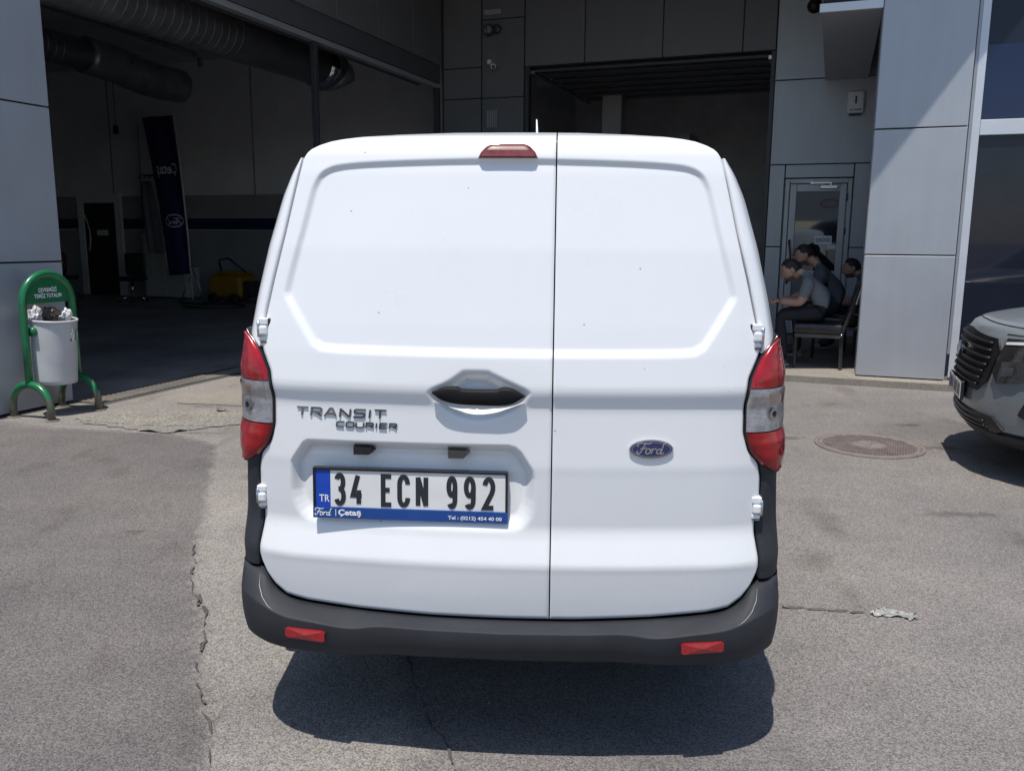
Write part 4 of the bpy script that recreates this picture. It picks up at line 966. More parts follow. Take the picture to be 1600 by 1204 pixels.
pm('film', (.33, .33, .32), .35, var=.1, vscale=20)
film('plastic_scrap', (1.49, 3.07, .0), .13, .11, 9, 'torn pale plastic film lying on the asphalt right of the van')

# ------------------------------------------------------------------ grey car
pm('car_grey', (.22, .245, .26), .32, metal=.25, coat=.5, var=.05, vscale=4)
pm('lamp_glass', (.045, .042, .04), .08, coat=1, var=.4, vscale=18, metal=.3)
pm('car_black', (.012, .012, .014), .45, var=.2)
hd_ = math.atan2(.35, -.937)-math.pi/2
car = thing('grey_car', 'dark grey car nosing in at the right edge, black grille and headlamp showing', 'car', (2.965, 5.52, 0), hd_)
CZ = [.20, .27, .34, .45, .60, .75, .86, .91, .945, .97, 1.00, 1.04, 1.07, 1.10, 1.40, 1.66, 1.72, 1.74]
CP = [.16, .055, .012, .0, .005, .02, .045, .075, .14, .24, .40, .70, .95, 1.05, 1.45, 1.85, 2.1, 2.5]
CW = [.80, .85, .872, .885, .89, .89, .885, .875, .86, .835, .81, .78, .76, .75, .68, .58, .50, .35]
def nose_y(x, wv): return -.85*(1-max(0., 1-min(1, abs(x)/wv)**2.6)**(1/2.6))
def carS(x, z, off=0):
    wv = float(np.interp(z, CZ, CW)); p = float(np.interp(z, CZ, CP)); x_ = max(-wv, min(wv, x))
    y = -p+nose_y(x_, wv); e = .01; dx = (nose_y(min(wv, x_+e), wv)-nose_y(max(-wv, x_-e), wv))/(2*e); dz = -(float(np.interp(z+.02, CZ, CP))-float(np.interp(z-.02, CZ, CP)))/.04
    n = np.array([-dx, 1., -dz]); n /= np.linalg.norm(n)
    return np.array([x_, y, z])+n*off
xs_ = [-1, -.999, -.99, -.97, -.94, -.9, -.85, -.78, -.7, -.6, -.5, -.4, -.3, -.2, -.1]; xs_ = xs_+[0]+[-q for q in reversed(xs_)]
V = []; F = []
zsC = []
for a, b in zip(CZ[:-1], CZ[1:]): zsC += list(np.linspace(a, b, 4)[:-1])
zsC.append(CZ[-1])
for z in zsC:
    wv = float(np.interp(z, CZ, CW)); V.append((-wv, -4.2+max(0, z-1)*.3, z))
    V += [tuple(carS(q*wv, z)) for q in xs_]
    V.append((wv, -4.2+max(0, z-1)*.3, z))
m_ = len(xs_)+2
for i in range(len(zsC)-1):
    for j in range(m_-1): F.append((i*m_+j, (i+1)*m_+j, (i+1)*m_+j+1, i*m_+j+1))
    F.append((i*m_+m_-1, (i+1)*m_+m_-1, (i+1)*m_, i*m_))
F.append(tuple((len(zsC)-1)*m_+j for j in range(m_)))
def sub_faces(lo, hi):
    out = []
    for i in range(len(zsC)-1):
        if lo <= zsC[i] < hi: out += F[i*m_:(i+1)*m_]
    return out
mesh('body_shell', V, sub_faces(.30, 1.095)+[F[-1]], 'car_grey', car, True)
mesh('lower_trim', V, sub_faces(0, .30), 'bumper_plastic', car, True)
mesh('cabin', V, sub_faces(1.095, 2), 'glass_dark', car, True)
def cpatch(name, poly, off, mat, par=car, depth=.03, dens=.03):
    """patch of the nose surface inside a polygon of (x, z), with a turned-in edge"""
    P = []
    for i in range(len(poly)):
        a = np.array(poly[i]); b = np.array(poly[(i+1) % len(poly)]); k = max(1, int(np.linalg.norm(b-a)/dens))
        for q in range(k): P.append(a+(b-a)*q/k)
    bm = bmesh.new(); vv = [bm.verts.new((p[0], 0, p[1])) for p in P]; f = bm.faces.new(vv)
    bmesh.ops.triangulate(bm, faces=[f])
    for _ in range(2): bmesh.ops.subdivide_edges(bm, edges=[e for e in bm.edges if e.calc_length() > dens*1.5], cuts=1, use_grid_fill=False); bmesh.ops.triangulate(bm, faces=bm.faces[:])
    bd_ = [e for e in bm.edges if e.is_boundary]
    ex = bmesh.ops.extrude_edge_only(bm, edges=bd_); nv = {v for v in ex['geom'] if isinstance(v, bmesh.types.BMVert)}
    for v in bm.verts: v.co = Vector(carS(v.co.x, v.co.z, off-(depth if v in nv else 0)))
    bmesh.ops.recalc_face_normals(bm, faces=bm.faces[:])
    return from_bm(name, bm, mat, par, False)
gp = [(-.55, .79), (-.50, .855), (0, .878), (.50, .855), (.55, .79), (.50, .60), (.40, .53), (-.40, .53), (-.50, .60)]
gril = cpatch('grille', gp, .014, 'car_black', car, .03, .02)
for i in range(7):
    z = .565+i*.043; hw = .42+.02*i if i < 4 else .50-(i-4)*.01
    pts = [tuple(carS(x, z+.012*math.cos(x*3), .021)) for x in np.linspace(-hw, hw, 21)]
    tube('slat', pts, .008, 'car_black', gril, 6)
V = []; n = 30
for off in (.026, .042):
    for k in range(n): V.append(tuple(carS(.085*math.cos(2*math.pi*k/n), .735+.045*math.sin(2*math.pi*k/n), off)))
V.append(tuple(carS(0, .735, .044)))
bdg = mesh('badge', V, [(k, (k+1) % n, n+(k+1) % n, n+k) for k in range(n)]+[(n+k, n+(k+1) % n, 2*n) for k in range(n)], 'chrome', gril)
V = [tuple(carS(.072*math.cos(2*math.pi*k/n), .735+.035*math.sin(2*math.pi*k/n), .0455)) for k in range(n)]; mesh('badge_field', V, [tuple(range(n))], 'badge_blue', bdg)
for sg_ in (-1, 1):
    hl = cpatch('headlamp', [(sg_*x, z) for x, z in [(.57, .86), (.70, .875), (.86, .88), (.862, .76), (.80, .70), (.68, .62), (.58, .60), (.535, .66)]], .016, 'lamp_glass', car, .03, .02)
    cpatch('light_bar', [(sg_*x, z) for x, z in [(.60, .70), (.66, .71), (.66, .66), (.60, .645)]], .020, 'dark_chrome', hl, .004)
    cpatch('light_bar', [(sg_*x, z) for x, z in [(.70, .80), (.80, .815), (.80, .76), (.72, .75)]], .020, 'dark_chrome', hl, .004); cpatch('light_bar', [(sg_*x, z) for x, z in [(.575, .845), (.70, .86), (.70, .845), (.575, .83)]], .020, 'sign_white', hl, .004)
    cpatch('chrome_strip', [(sg_*x, z) for x, z in [(.55, .887), (.86, .895), (.86, .885), (.55, .877)]], .020, 'chrome', hl, .006)
    vt = cpatch('side_vent', [(sg_*x, z) for x, z in [(.74, .57), (.80, .62), (.874, .62), (.872, .36), (.80, .36), (.70, .44)]], .012, 'car_black', car, .03, .02)
    cpatch('vent_blade', [(sg_*x, z) for x, z in [(.735, .515), (.86, .505), (.86, .49), (.735, .50)]], .020, 'steel', vt, .01)
cpatch('lower_intake', [(-.56, .395), (.56, .395), (.62, .33), (.52, .285), (-.52, .285), (-.62, .33)], .012, 'car_black', car, .03, .02)
for z in (.31, .335, .36): tube('intake_slat', [tuple(carS(x, z, .016)) for x in np.linspace(-.5, .5, 15)], .006, 'black_gloss', car, 6)
cpatch('chin_lip', [(-.86, .30), (.86, .30), (.84, .25), (.5, .225), (-.5, .225), (-.84, .25)], .016, 'bumper_plastic', car, .03)
cp = box('number_plate', (-.265, .006, .435), (.265, .026, .555), 'black_plastic', car, .003, 1)
box('plate_face', (-.258, .0262, .441), (.258, .029, .549), 'plate_white', cp)
box('country_band', (.215, .0291, .442), (.2575, .0303, .548), 'plate_blue', cp)
for k, x in enumerate((-.21, -.16, -.09, -.04, .01, .09, .14, .18)): box('character', (x-.013, .0291, .46), (x+.013, .0303, .53), 'text_dark', cp)
for sx in (-1, 1):
    for yy in (-.95, -3.5):
        wheel(sx*.80, yy, sx, car, .32, .2)

# ------------------------------------------------------------------ fittings on the walls
def bthing(name, label, cat, u, v, z): return thing(name, label, cat, bw(u, v, z), BROT)
fl = bthing('floodlight', 'round dark floodlight high on the wall left of the overhead door', 'floodlight', .87, WV-.02, 4.59)
lathe('lamp_head', [(0, -.16), (.075, -.16), (.09, -.12), (.06, -.05), (.0, -.03)], 'dark_steel', fl, 20, 'y', (-.03, 0, 0)); lathe('lens', [(0, -.163), (.06, -.162)], 'steel', fl, 20, 'y', (-.03, 0, 0))
lathe('lamp_head', [(0, -.13), (.06, -.13), (.07, -.09), (.04, -.03)], 'dark_steel', fl, 20, 'y', (.10, 0, .01)); box('bracket', (-.04, -.04, -.02), (.08, 0, .02), 'dark_steel', fl)
sc_ = bthing('security_camera', 'white security camera on the wall left of the overhead door', 'camera', .82, WV-.02, 4.10)
box('mount', (-.03, -.05, .0), (.03, 0, .07), 'sign_white', sc_, .006); o = box('housing', (-.02, -.24, -.03), (.06, -.04, .04), 'sign_white', sc_, .012); o.rotation_euler = (R(18), 0, R(30)); o = box('lens', (-.005, -.26, -.02), (.045, -.235, .03), 'black_gloss', sc_, .006); o.rotation_euler = (R(18), 0, R(30))
vg = bthing('vent_grille', 'small louvred vent on the wall left of the overhead door', 'vent', .86, WV-.02, 3.28)
box('vent_plate', (-.11, -.012, -.16), (.11, 0, .16), 'clad_dark', vg, .004)
for i in range(6): box('louvre', (-.085+i*.03, -.022, -.13), (-.07+i*.03, -.0125, .13), 'grey_alu', vg)
mpq = bthing('maker_plate', 'small pale plate at the top of the wall beside the overhead door', 'plate', .86, WV-.02, 4.88); box('plate', (-.14, -.006, -.035), (.14, 0, .035), 'grey_alu', mpq)
ss = bthing('alarm_siren', 'white wall alarm box with a dark base above the entrance door', 'siren', 6.215, WV, 3.28)
box('case', (-.11, -.09, -.15), (.11, 0, .15), 'sign_white', ss, .03, 3, smooth=True); box('strobe', (-.08, -.08, -.168), (.08, -.01, -.135), 'text_blue', ss, .008); box('badge', (-.012, -.0945, -.02), (.012, -.091, .08), 'text_dark', ss)
tv, tf = text_geo('ALARM', .035, .001); wx = max(p[0] for p in tv); mesh('lettering', [(-.07+p[0]*.14/wx, -.0925, -.11+p[1]) for p in tv], tf, 'text_blue', ss)
dc = bthing('wall_speaker', 'round black wall speaker beside the white edged soffit', 'speaker', 5.60, WV, 4.58)
lathe('shell', [(0, -.10), (.05, -.095), (.09, -.06), (.10, 0)], 'black_plastic', dc, 24, 'y')

# ------------------------------------------------------------------ ducts in the hall
def duct(name, label, pts, rad, ring_from, ring_to, tip):
    t = thing(name, label, 'duct', (KX, KY, 0), BROT)
    P = np.array(pts); tube('pipe', P, rad, 'duct', t, 28)
    L = P[-1]-P[0]; ln = np.linalg.norm(L); d = L/ln; k = int(ln*(ring_to-ring_from)/.13)
    for i in range(k):
        c = P[0]+L*(ring_from+(ring_to-ring_from)*i/k); V_, F_ = tube_geo([c-d*.008, c, c+d*.008], [rad-.001, rad+.005, rad-.001], 28, caps=False); mesh('seam', V_, F_, 'duct', t, True)
    if tip is not None:
        lathe_pts = [P[-1]-d*.02, P[-1]+d*.25]; tube('collar', [P[-1]-d*.35, P[-1]+d*.02], rad+.02, 'chrome', t, 28)
        tube('outlet', [P[-1]+d*.02, P[-1]+d*.10+np.array(tip)*.15, P[-1]+d*.12+np.array(tip)*.34], [rad+.01, rad+.03, rad+.02], 'duct', t, 28)
    return t
duct('ventilation_duct', 'big spiral metal duct under the hall ceiling ending at the post', [(-1.25, -6.5, 3.92), (-1.25, 2.35, 3.92)], .29, .30, .75, (0, .2, -.5))
duct('flexible_duct', 'smaller ribbed metal duct hanging lower at the left of the hall', [(-4.5, -7.5, 4.05), (-4.5, .9, 4.05)], .22, .1, .95, None)
bend = thing('duct_elbow', 'thick dark duct section bending down at the end of the ribbed duct', 'duct', (KX, KY, 0), BROT)
tube('pipe', catmull([(-4.5, .88, 4.05), (-4.5, 1.4, 4.02), (-4.5, 2.1, 3.92), (-4.5, 2.85, 3.92)], 6), .27, 'duct', bend, 28)
cbl = tag(tube('ceiling_pipe', [bw(-4.2, -6.5, 4.62), bw(-4.2, 1, 4.5), bw(-4.2, 3.0, 4.42), bw(-4.2, 3.05, 4.25)], .05, 'steel'), 'thin pipe running above the ribbed duct in the hall', 'pipe')
pl_ = thing('hanging_socket', 'small dark socket hanging on a cable in the hall', 'socket', bw(-8.9, 5.8, 3.7), 0); tube('cable', [(0, 0, 1.4), (0, 0, .1)], .008, 'cable', pl_, 6); box('plug', (-.05, -.05, -.08), (.05, .05, .1), 'black_plastic', pl_, .02)

# ------------------------------------------------------------------ things in the hall
pm('banner_blue', (.014, .018, .10), .7, var=.12, vscale=3); pm('pale_cloth', (.22, .225, .26), .85, var=.12, vscale=4); pm('cabinet', (.55, .54, .50), .6, var=.08)
pm('yellow', (.38, .20, .012), .5, var=.15, vscale=5); pm('bottle', (.32, .34, .4), .4); pm('orange', (.30, .07, .02), .7)
bn = bthing('flag_banner', 'tall dark blue flag banner with mirrored white lettering leaning in the hall', 'banner', 0, 5.2, 0)
def bnp(s, t, h=0):
    a = np.array([-7.12+(-7.61+7.12)*t, .60+3.24*t]); b = np.array([-6.57+(-6.78+6.57)*t, .64+3.21*t]); p = a+(b-a)*s
    return (p[0], .05*math.sin(3*t)+.025*math.sin(9*s+2*t)-h, p[1])
V = [bnp(i/10, j/24) for j in range(25) for i in range(11)]; cl = mesh('cloth', V, [(j*11+i, j*11+i+1, (j+1)*11+i+1, (j+1)*11+i) for j in range(24) for i in range(10)], 'banner_blue', bn, True)
sm_ = cl.modifiers.new('thickness', 'SOLIDIFY'); sm_.thickness = .006
tube('pole', [(-6.56, .03, .1), (-6.60, .03, 1.5), (-6.76, .03, 3.9)], .018, 'sign_white', bn, 8); tube('base', [(-6.2, .0, .03), (-6.45, .02, .6), (-6.56, .03, .8)], .015, 'steel', bn, 8); tube('base', [(-6.8, -.1, .03), (-6.56, .03, .6)], .015, 'steel', bn, 8)
tv, tf = text_geo('Çetaş', .30, .004); wx = max(p[0] for p in tv)
mesh('lettering', [bnp(.90-.72*p[0]/wx, .645+p[1]/3.3, .012) for p in tv], tf, 'text_white', cl)
n = 30
bne = lambda x, y, h: bnp(.55+x/.62, .345+y/3.23, .012)
V, F = strokes_geo([([(.22*math.cos(2*math.pi*k/n), .125*math.sin(2*math.pi*k/n)) for k in range(n)], True)], .022, bne, 0); mesh('emblem_ring', V, F, 'text_white', cl)
V, F = strokes_geo([([(.16-.33*p[0], -.075+p[1]*.30) for p in pl], c) for pl, c in script_ford()], .016, bne, 0); mesh('emblem_script', V, F, 'text_white', cl)
rb = bthing('pale_board', 'tall pale board standing behind the dark blue banner', 'board', -8.2, 6.35, 0); box('panel', (-.6, 0, .8), (.35, .03, 3.9), 'hall_wall', rb); box('edge', (-.62, -.01, .8), (-.60, .03, 3.9), 'hall_dado', rb)
ov = bthing('hanging_overall', 'pale overall hanging on hooks in front of the hall wall', 'clothes', -8.25, 5.9, 0)
V = []; 
for j in range(19):
    t = j/18; z = 2.6-1.55*t; wq = .20+.10*math.sin(t*2.2)
    for i in range(9): s_ = i/8-.5; V.append((s_*wq*1.5+.16*t, .05*math.cos(s_*14)*(.4+t)-.02, z))
o = mesh('cloth', V, [(j*9+i, j*9+i+1, (j+1)*9+i+1, (j+1)*9+i) for j in range(18) for i in range(8)], 'pale_cloth', ov, True); o.modifiers.new('thickness', 'SOLIDIFY').thickness = .01
for i in range(4): tube('hook', [(-.2+i*.14, .6, 2.75), (-.2+i*.14, .1, 2.75), (-.2+i*.14, .0, 2.66)], .015, 'dark_steel', ov, 6)
cb = bthing('storage_cabinet', 'pale low cabinet with double doors below the banner', 'cabinet', -8.1, 6.1, 0)
box('carcass', (-.55, .0, .05), (.05, .45, 1.45), 'cabinet', cb, .01); box('carcass', (.06, .0, .05), (.62, .45, .72), 'cabinet', cb, .01); box('door', (-.53, -.02, .10), (-.26, -.002, 1.40), 'cabinet', cb, .005); box('door', (-.25, -.02, .10), (.03, -.002, 1.40), 'cabinet', cb, .005); box('door', (.08, -.02, .10), (.60, -.002, .68), 'cabinet', cb, .005)
wb = bthing('water_bottle', 'large pale water bottle standing on the cabinet', 'bottle', -8.32, 6.3, 1.45); lathe('bottle_body', [(0, 0), (.15, 0), (.16, .05), (.15, .2), (.16, .34), (.06, .44), (.05, .5), (0, .5)], 'bottle', wb, 20)
yc = bthing('cleaning_machine', 'yellow wheeled cleaning machine on the hall floor behind the van', 'machine', -6.05, 6.0, 0)
o = box('body', (-.52, -.3, .12), (.34, .3, .60), 'yellow', yc, .09, 3); box('hood', (-.30, -.28, .601), (.30, .28, .68), 'yellow', yc, .04, 2); box('motor', (.345, -.22, .14), (.58, .22, .48), 'dark_steel', yc, .04, 2)
for sx in (-.35, .2): lathe('wheel', [(0, -.04), (.11, -.04), (.11, .04), (0, .04)], 'rubber', yc, 18, 'y', (sx, -.31, .11))
tube('handle', [(-.2, -.2, .66), (-.25, -.2, .92), (.0, -.2, .96), (.45, -.2, .66)], .02, 'black_plastic', yc, 8)
tag(tube('hose', catmull([bw(u, v, .03) for u, v in [(-7.0, 5.3), (-6.3, 5.0), (-5.4, 5.2), (-4.9, 4.7), (-5.6, 4.3), (-6.2, 4.5)]], 5), .02, 'rubber'), 'black hose lying in a loop on the hall floor', 'hose')
def office_chair(u, v, rz, label):
    t = bthing('office_chair', label, 'chair', u, v, .0); t['group'] = 'dark swivel chairs in the hall'; t.rotation_euler[2] += rz
    box('seat', (-.25, -.24, .46), (.25, .24, .55), 'black_plastic', t, .03, 2); box('backrest', (-.22, .20, .58), (.22, .27, 1.05), 'black_plastic', t, .03, 2); tube('column', [(0, 0, .1), (0, 0, .46)], .03, 'chrome', t, 12); box('back_post', (-.03, .22, .45), (.03, .25, .62), 'dark_steel', t)
    for k in range(5):
        a = 2*math.pi*k/5; lg = tube('leg', [(0, 0, .13), (.30*math.cos(a), .30*math.sin(a), .07)], [.025, .018], 'chrome', t, 8); lathe('caster', [(0, -.02), (.03, -.02), (.03, .02), (0, .02)], 'rubber', lg, 12, 'y', (.30*math.cos(a), .30*math.sin(a), .035))
office_chair(-8.05, 5.1, .4, 'dark swivel chair with a chrome star base beside the pale cabinet'); office_chair(-9.75, 4.9, 2.2, 'dark swivel chair beside the seated person deep in the hall')
dw = bpy.data.objects.new('hall_doorway', None); link(dw, B)
box('frame', (-10.99, HW-.08, .012), (-10.81, HW-.013, 2.39), 'hall_wall', dw); box('frame', (-9.84, HW-.08, .012), (-9.66, HW-.013, 2.39), 'hall_wall', dw); box('frame', (-10.809, HW-.08, 2.18), (-9.841, HW-.013, 2.39), 'hall_wall', dw)
box('leaf', (-10.809, HW-.05, .012), (-9.841, HW-.014, 2.179), 'backing', dw); box('notice', (-10.45, HW-.058, 1.42), (-10.10, HW-.051, 1.55), 'sign_white', dw)
tube('cable_loop', catmull([(-10.75, HW-.1, 1.9), (-10.62, HW-.12, 1.6), (-10.6, HW-.12, 1.3), (-10.68, HW-.1, 1.05)], 5), .015, 'sign_white', dw, 6)
ys = bpy.data.objects.new('wall_poster', None); link(ys, B); 
box('sheet', (5.3, 10.86, 2.3), (6.7, 10.89, 2.9), 'yellow', ys)

# ------------------------------------------------------------------ what the door glass mirrors: a white car and a hoarding across the yard
def copy_tree(o, parent=None):
    c = o.copy(); COL.objects.link(c); c.parent = parent
    for ch in list(o.children): copy_tree(ch, c)
    return c
wc = copy_tree(car); wc.name = 'white_car'
for k_ in ('group',):
    if k_ in wc: del wc[k_]
tag(wc, 'white car across the yard, seen only mirrored in the entrance door glass', 'car')
wc.location = bw(3.5, -13.6, 0); wc.scale = (1.18, 1.18, 1.22); wc.rotation_euler = (0, 0, BROT+R(90-18))
for ch in wc.children:
    if ch.name.startswith('body_shell'): ch.data = ch.data.copy(); ch.data.materials[0] = MATS['van_white']
hb_ = bthing('white_hoarding', 'white hoarding with a red oval across the yard, mirrored in the door glass', 'hoarding', 6.0, -26, 0)
box('board', (-3.0, -.1, 2.3), (.9, 0, 4.3), 'sign_white', hb_); 
for x in (-2.5, .4): box('post', (x-.08, -.25, 0), (x+.08, -.11, 4.3), 'dark_steel', hb_)
V, F = strokes_geo([([(-.2+.40*math.cos(2*math.pi*k/30), 3.1+.17*math.sin(2*math.pi*k/30)) for k in range(30)], True)], .05, lambda a, b, h: (a, .004+h, b), .01); mesh('oval', V, F, 'reflector_red', hb_)

tube('hood_seam', [tuple(carS(x, .925+.01*math.cos(x*2), .0015)) for x in np.linspace(-.8, .8, 40)], .0035, 'backing', car, 6)
# ------------------------------------------------------------------ people
pm('skin', (.44, .26, .18), .5, var=.10, vscale=14); pm('hair', (.016, .012, .010), .6, var=.3, vscale=60, bump=.6, bscale=300); pm('beard', (.13, .08, .06), .7, var=.3, vscale=80)
pm('shirt_grey', (.17, .18, .185), .85, var=.10, vscale=9, bump=1.0, bscale=22); pm('shirt_dark', (.08, .088, .10), .85, var=.12, vscale=9, bump=1.0, bscale=22); pm('shirt_blue', (.075, .095, .13), .85, var=.12, vscale=9, bump=1.0, bscale=22); pm('shirt_rust', (.16, .05, .03), .85, var=.15)
pm('trousers', (.018, .019, .024), .85, var=.2, vscale=12, bump=.2, bscale=60); pm('shoe', (.025, .025, .027), .5, var=.3); pm('sole', (.35, .35, .35), .6)
def skin_geo(P, E, Rd, root=0, sub=2):
    me = bpy.data.meshes.new('s'); me.from_pydata([tuple(p) for p in P], E, []); me.update()
    o = bpy.data.objects.new('s', me); COL.objects.link(o)
    m = o.modifiers.new('k', 'SKIN'); m.use_smooth_shade = True; m.branch_smoothing = .6
    sv = me.skin_vertices[0].data
    for i, r in enumerate(Rd): sv[i].radius = (r, r) if np.isscalar(r) else r; sv[i].use_root = (i == root)
    if sub: s = o.modifiers.new('b', 'SUBSURF'); s.levels = sub; s.render_levels = sub
    dg = bpy.context.evaluated_depsgraph_get(); e = bpy.data.meshes.new_from_object(o.evaluated_get(dg))
    V = [tuple(v.co) for v in e.vertices]; F = [tuple(p.vertices) for p in e.polygons]
    bpy.data.objects.remove(o); bpy.data.meshes.remove(e); bpy.data.meshes.remove(me); return V, F
def basis(fwd, up):
    f = Vector(fwd).normalized(); s = f.cross(Vector(up)).normalized(); u = s.cross(f).normalized(); return np.array(f), np.array(s), np.array(u)
def head_geo(c, fwd, up=(0, 0, 1), sc=1.0):
    f, s, u = basis(fwd, up); c = np.array(c); n, m = 28, 20; V = []; F = []; BR = []; H = []
    for i in range(m+1):
        ph = math.pi*i/m
        for k in range(n):
            a = 2*math.pi*k/n; d = np.array([math.sin(ph)*math.cos(a), math.sin(ph)*math.sin(a), math.cos(ph)])   # fwd, side, up
            rx = .100 if d[0] > 0 else .104; p = np.array([rx*d[0], .076*d[1], .118*d[2]])
            if d[2] < -.2: p[0] += .012*max(0, -d[2])*(1 if d[0] > -.2 else -1); p[1] *= 1-.28*(-d[2]-.2)
            g = lambda fx, uz, sy, w_: math.exp(-(((d[1]-sy)/w_)**2+((d[2]-uz)/w_)**2)) if d[0] > 0 else 0
            p[0] += .036*g(0, -.14, 0, .12)+.010*g(0, .12, 0, .10)-.010*g(0, .12, .36, .16)-.010*g(0, .12, -.36, .16)+.006*g(0, .30, .0, .3)+.008*g(0, -.42, 0, .16)-.006*g(0, -.52, 0, .06)+.012*g(0, -.78, 0, .25)
            V.append(p); BR.append(d[2] < -.34 and d[0] > -.15 and d[2] > -.93); H.append(d[2] > (.62 if d[0] > .45 else (.25 if d[0] > .0 else -.35)) )
    for i in range(m):
        for k in range(n): F.append((i*n+k, i*n+(k+1) % n, (i+1)*n+(k+1) % n, (i+1)*n+k))
    W = lambda p: tuple(c+sc*(f*p[0]+s*p[1]+u*p[2]))
    head = ([W(p) for p in V], F)
    rj = random.Random(3); hv = [W(p*(1.05+rj.uniform(-.02, .025))+np.array([-.004, 0, .004])) for p in V]; hf = [q for q in F if sum(H[i] for i in q) >= 3]
    ears = []
    for sy in (-1, 1):
        ev = []; ef = []
        for i in range(7):
            for k in range(10):
                a = 2*math.pi*k/10; ph = math.pi*i/6; ev.append(W((-.012+.020*math.sin(ph)*math.cos(a), sy*(.078+.010*math.cos(ph)), -.005+.034*math.sin(ph)*math.sin(a))))
        for i in range(6):
            for k in range(10): ef.append((i*10+k, i*10+(k+1) % 10, (i+1)*10+(k+1) % 10, (i+1)*10+k))
        ears.append((ev, ef))
    eyes = []
    for sy in (-1, 1):
        ev = [W((.086+.006*math.cos(b)*0+.004*math.sin(b), sy*.028+.012*math.cos(b), .013+.005*math.sin(b))) for b in np.linspace(0, 2*math.pi, 9)[:-1]]; eyes.append((ev, [tuple(range(8))]))
    bf = {i for i, q in enumerate(F) if sum(BR[k] for k in q) >= 3}
    return head, (hv, hf), ears, eyes, bf
def hand_geo(w_, d, nrm, side):
    """palm with five curled fingers; d = direction of the fingers, nrm = palm normal, side = thumb side"""
    w_ = np.array(w_); d = np.array(d)/np.linalg.norm(d); nrm = np.array(nrm)/np.linalg.norm(nrm); s = np.cross(d, nrm)*side
    parts = [skin_geo([w_, w_+d*.045, w_+d*.085], [(0, 1), (1, 2)], [(.022, .018), (.038, .016), (.038, .014)], 0, 1)]
    for q, (o_, L) in enumerate([(-.028, .062), (-.009, .075), (.010, .080), (.029, .072)]):
        b = w_+d*.082+s*o_; pts = [b, b+d*L*.45+nrm*.008, b+d*L*.72+nrm*.028, b+d*L*.80+nrm*.048]
        parts.append(skin_geo(pts, [(0, 1), (1, 2), (2, 3)], [.0095, .009, .0085, .007], 0, 1))
    b = w_+d*.03+s*.034; parts.append(skin_geo([b, b+d*.03+s*.022+nrm*.008, b+d*.058+s*.026+nrm*.022], [(0, 1), (1, 2)], [.012, .0105, .0085], 0, 1))
    return merge_geo(parts)
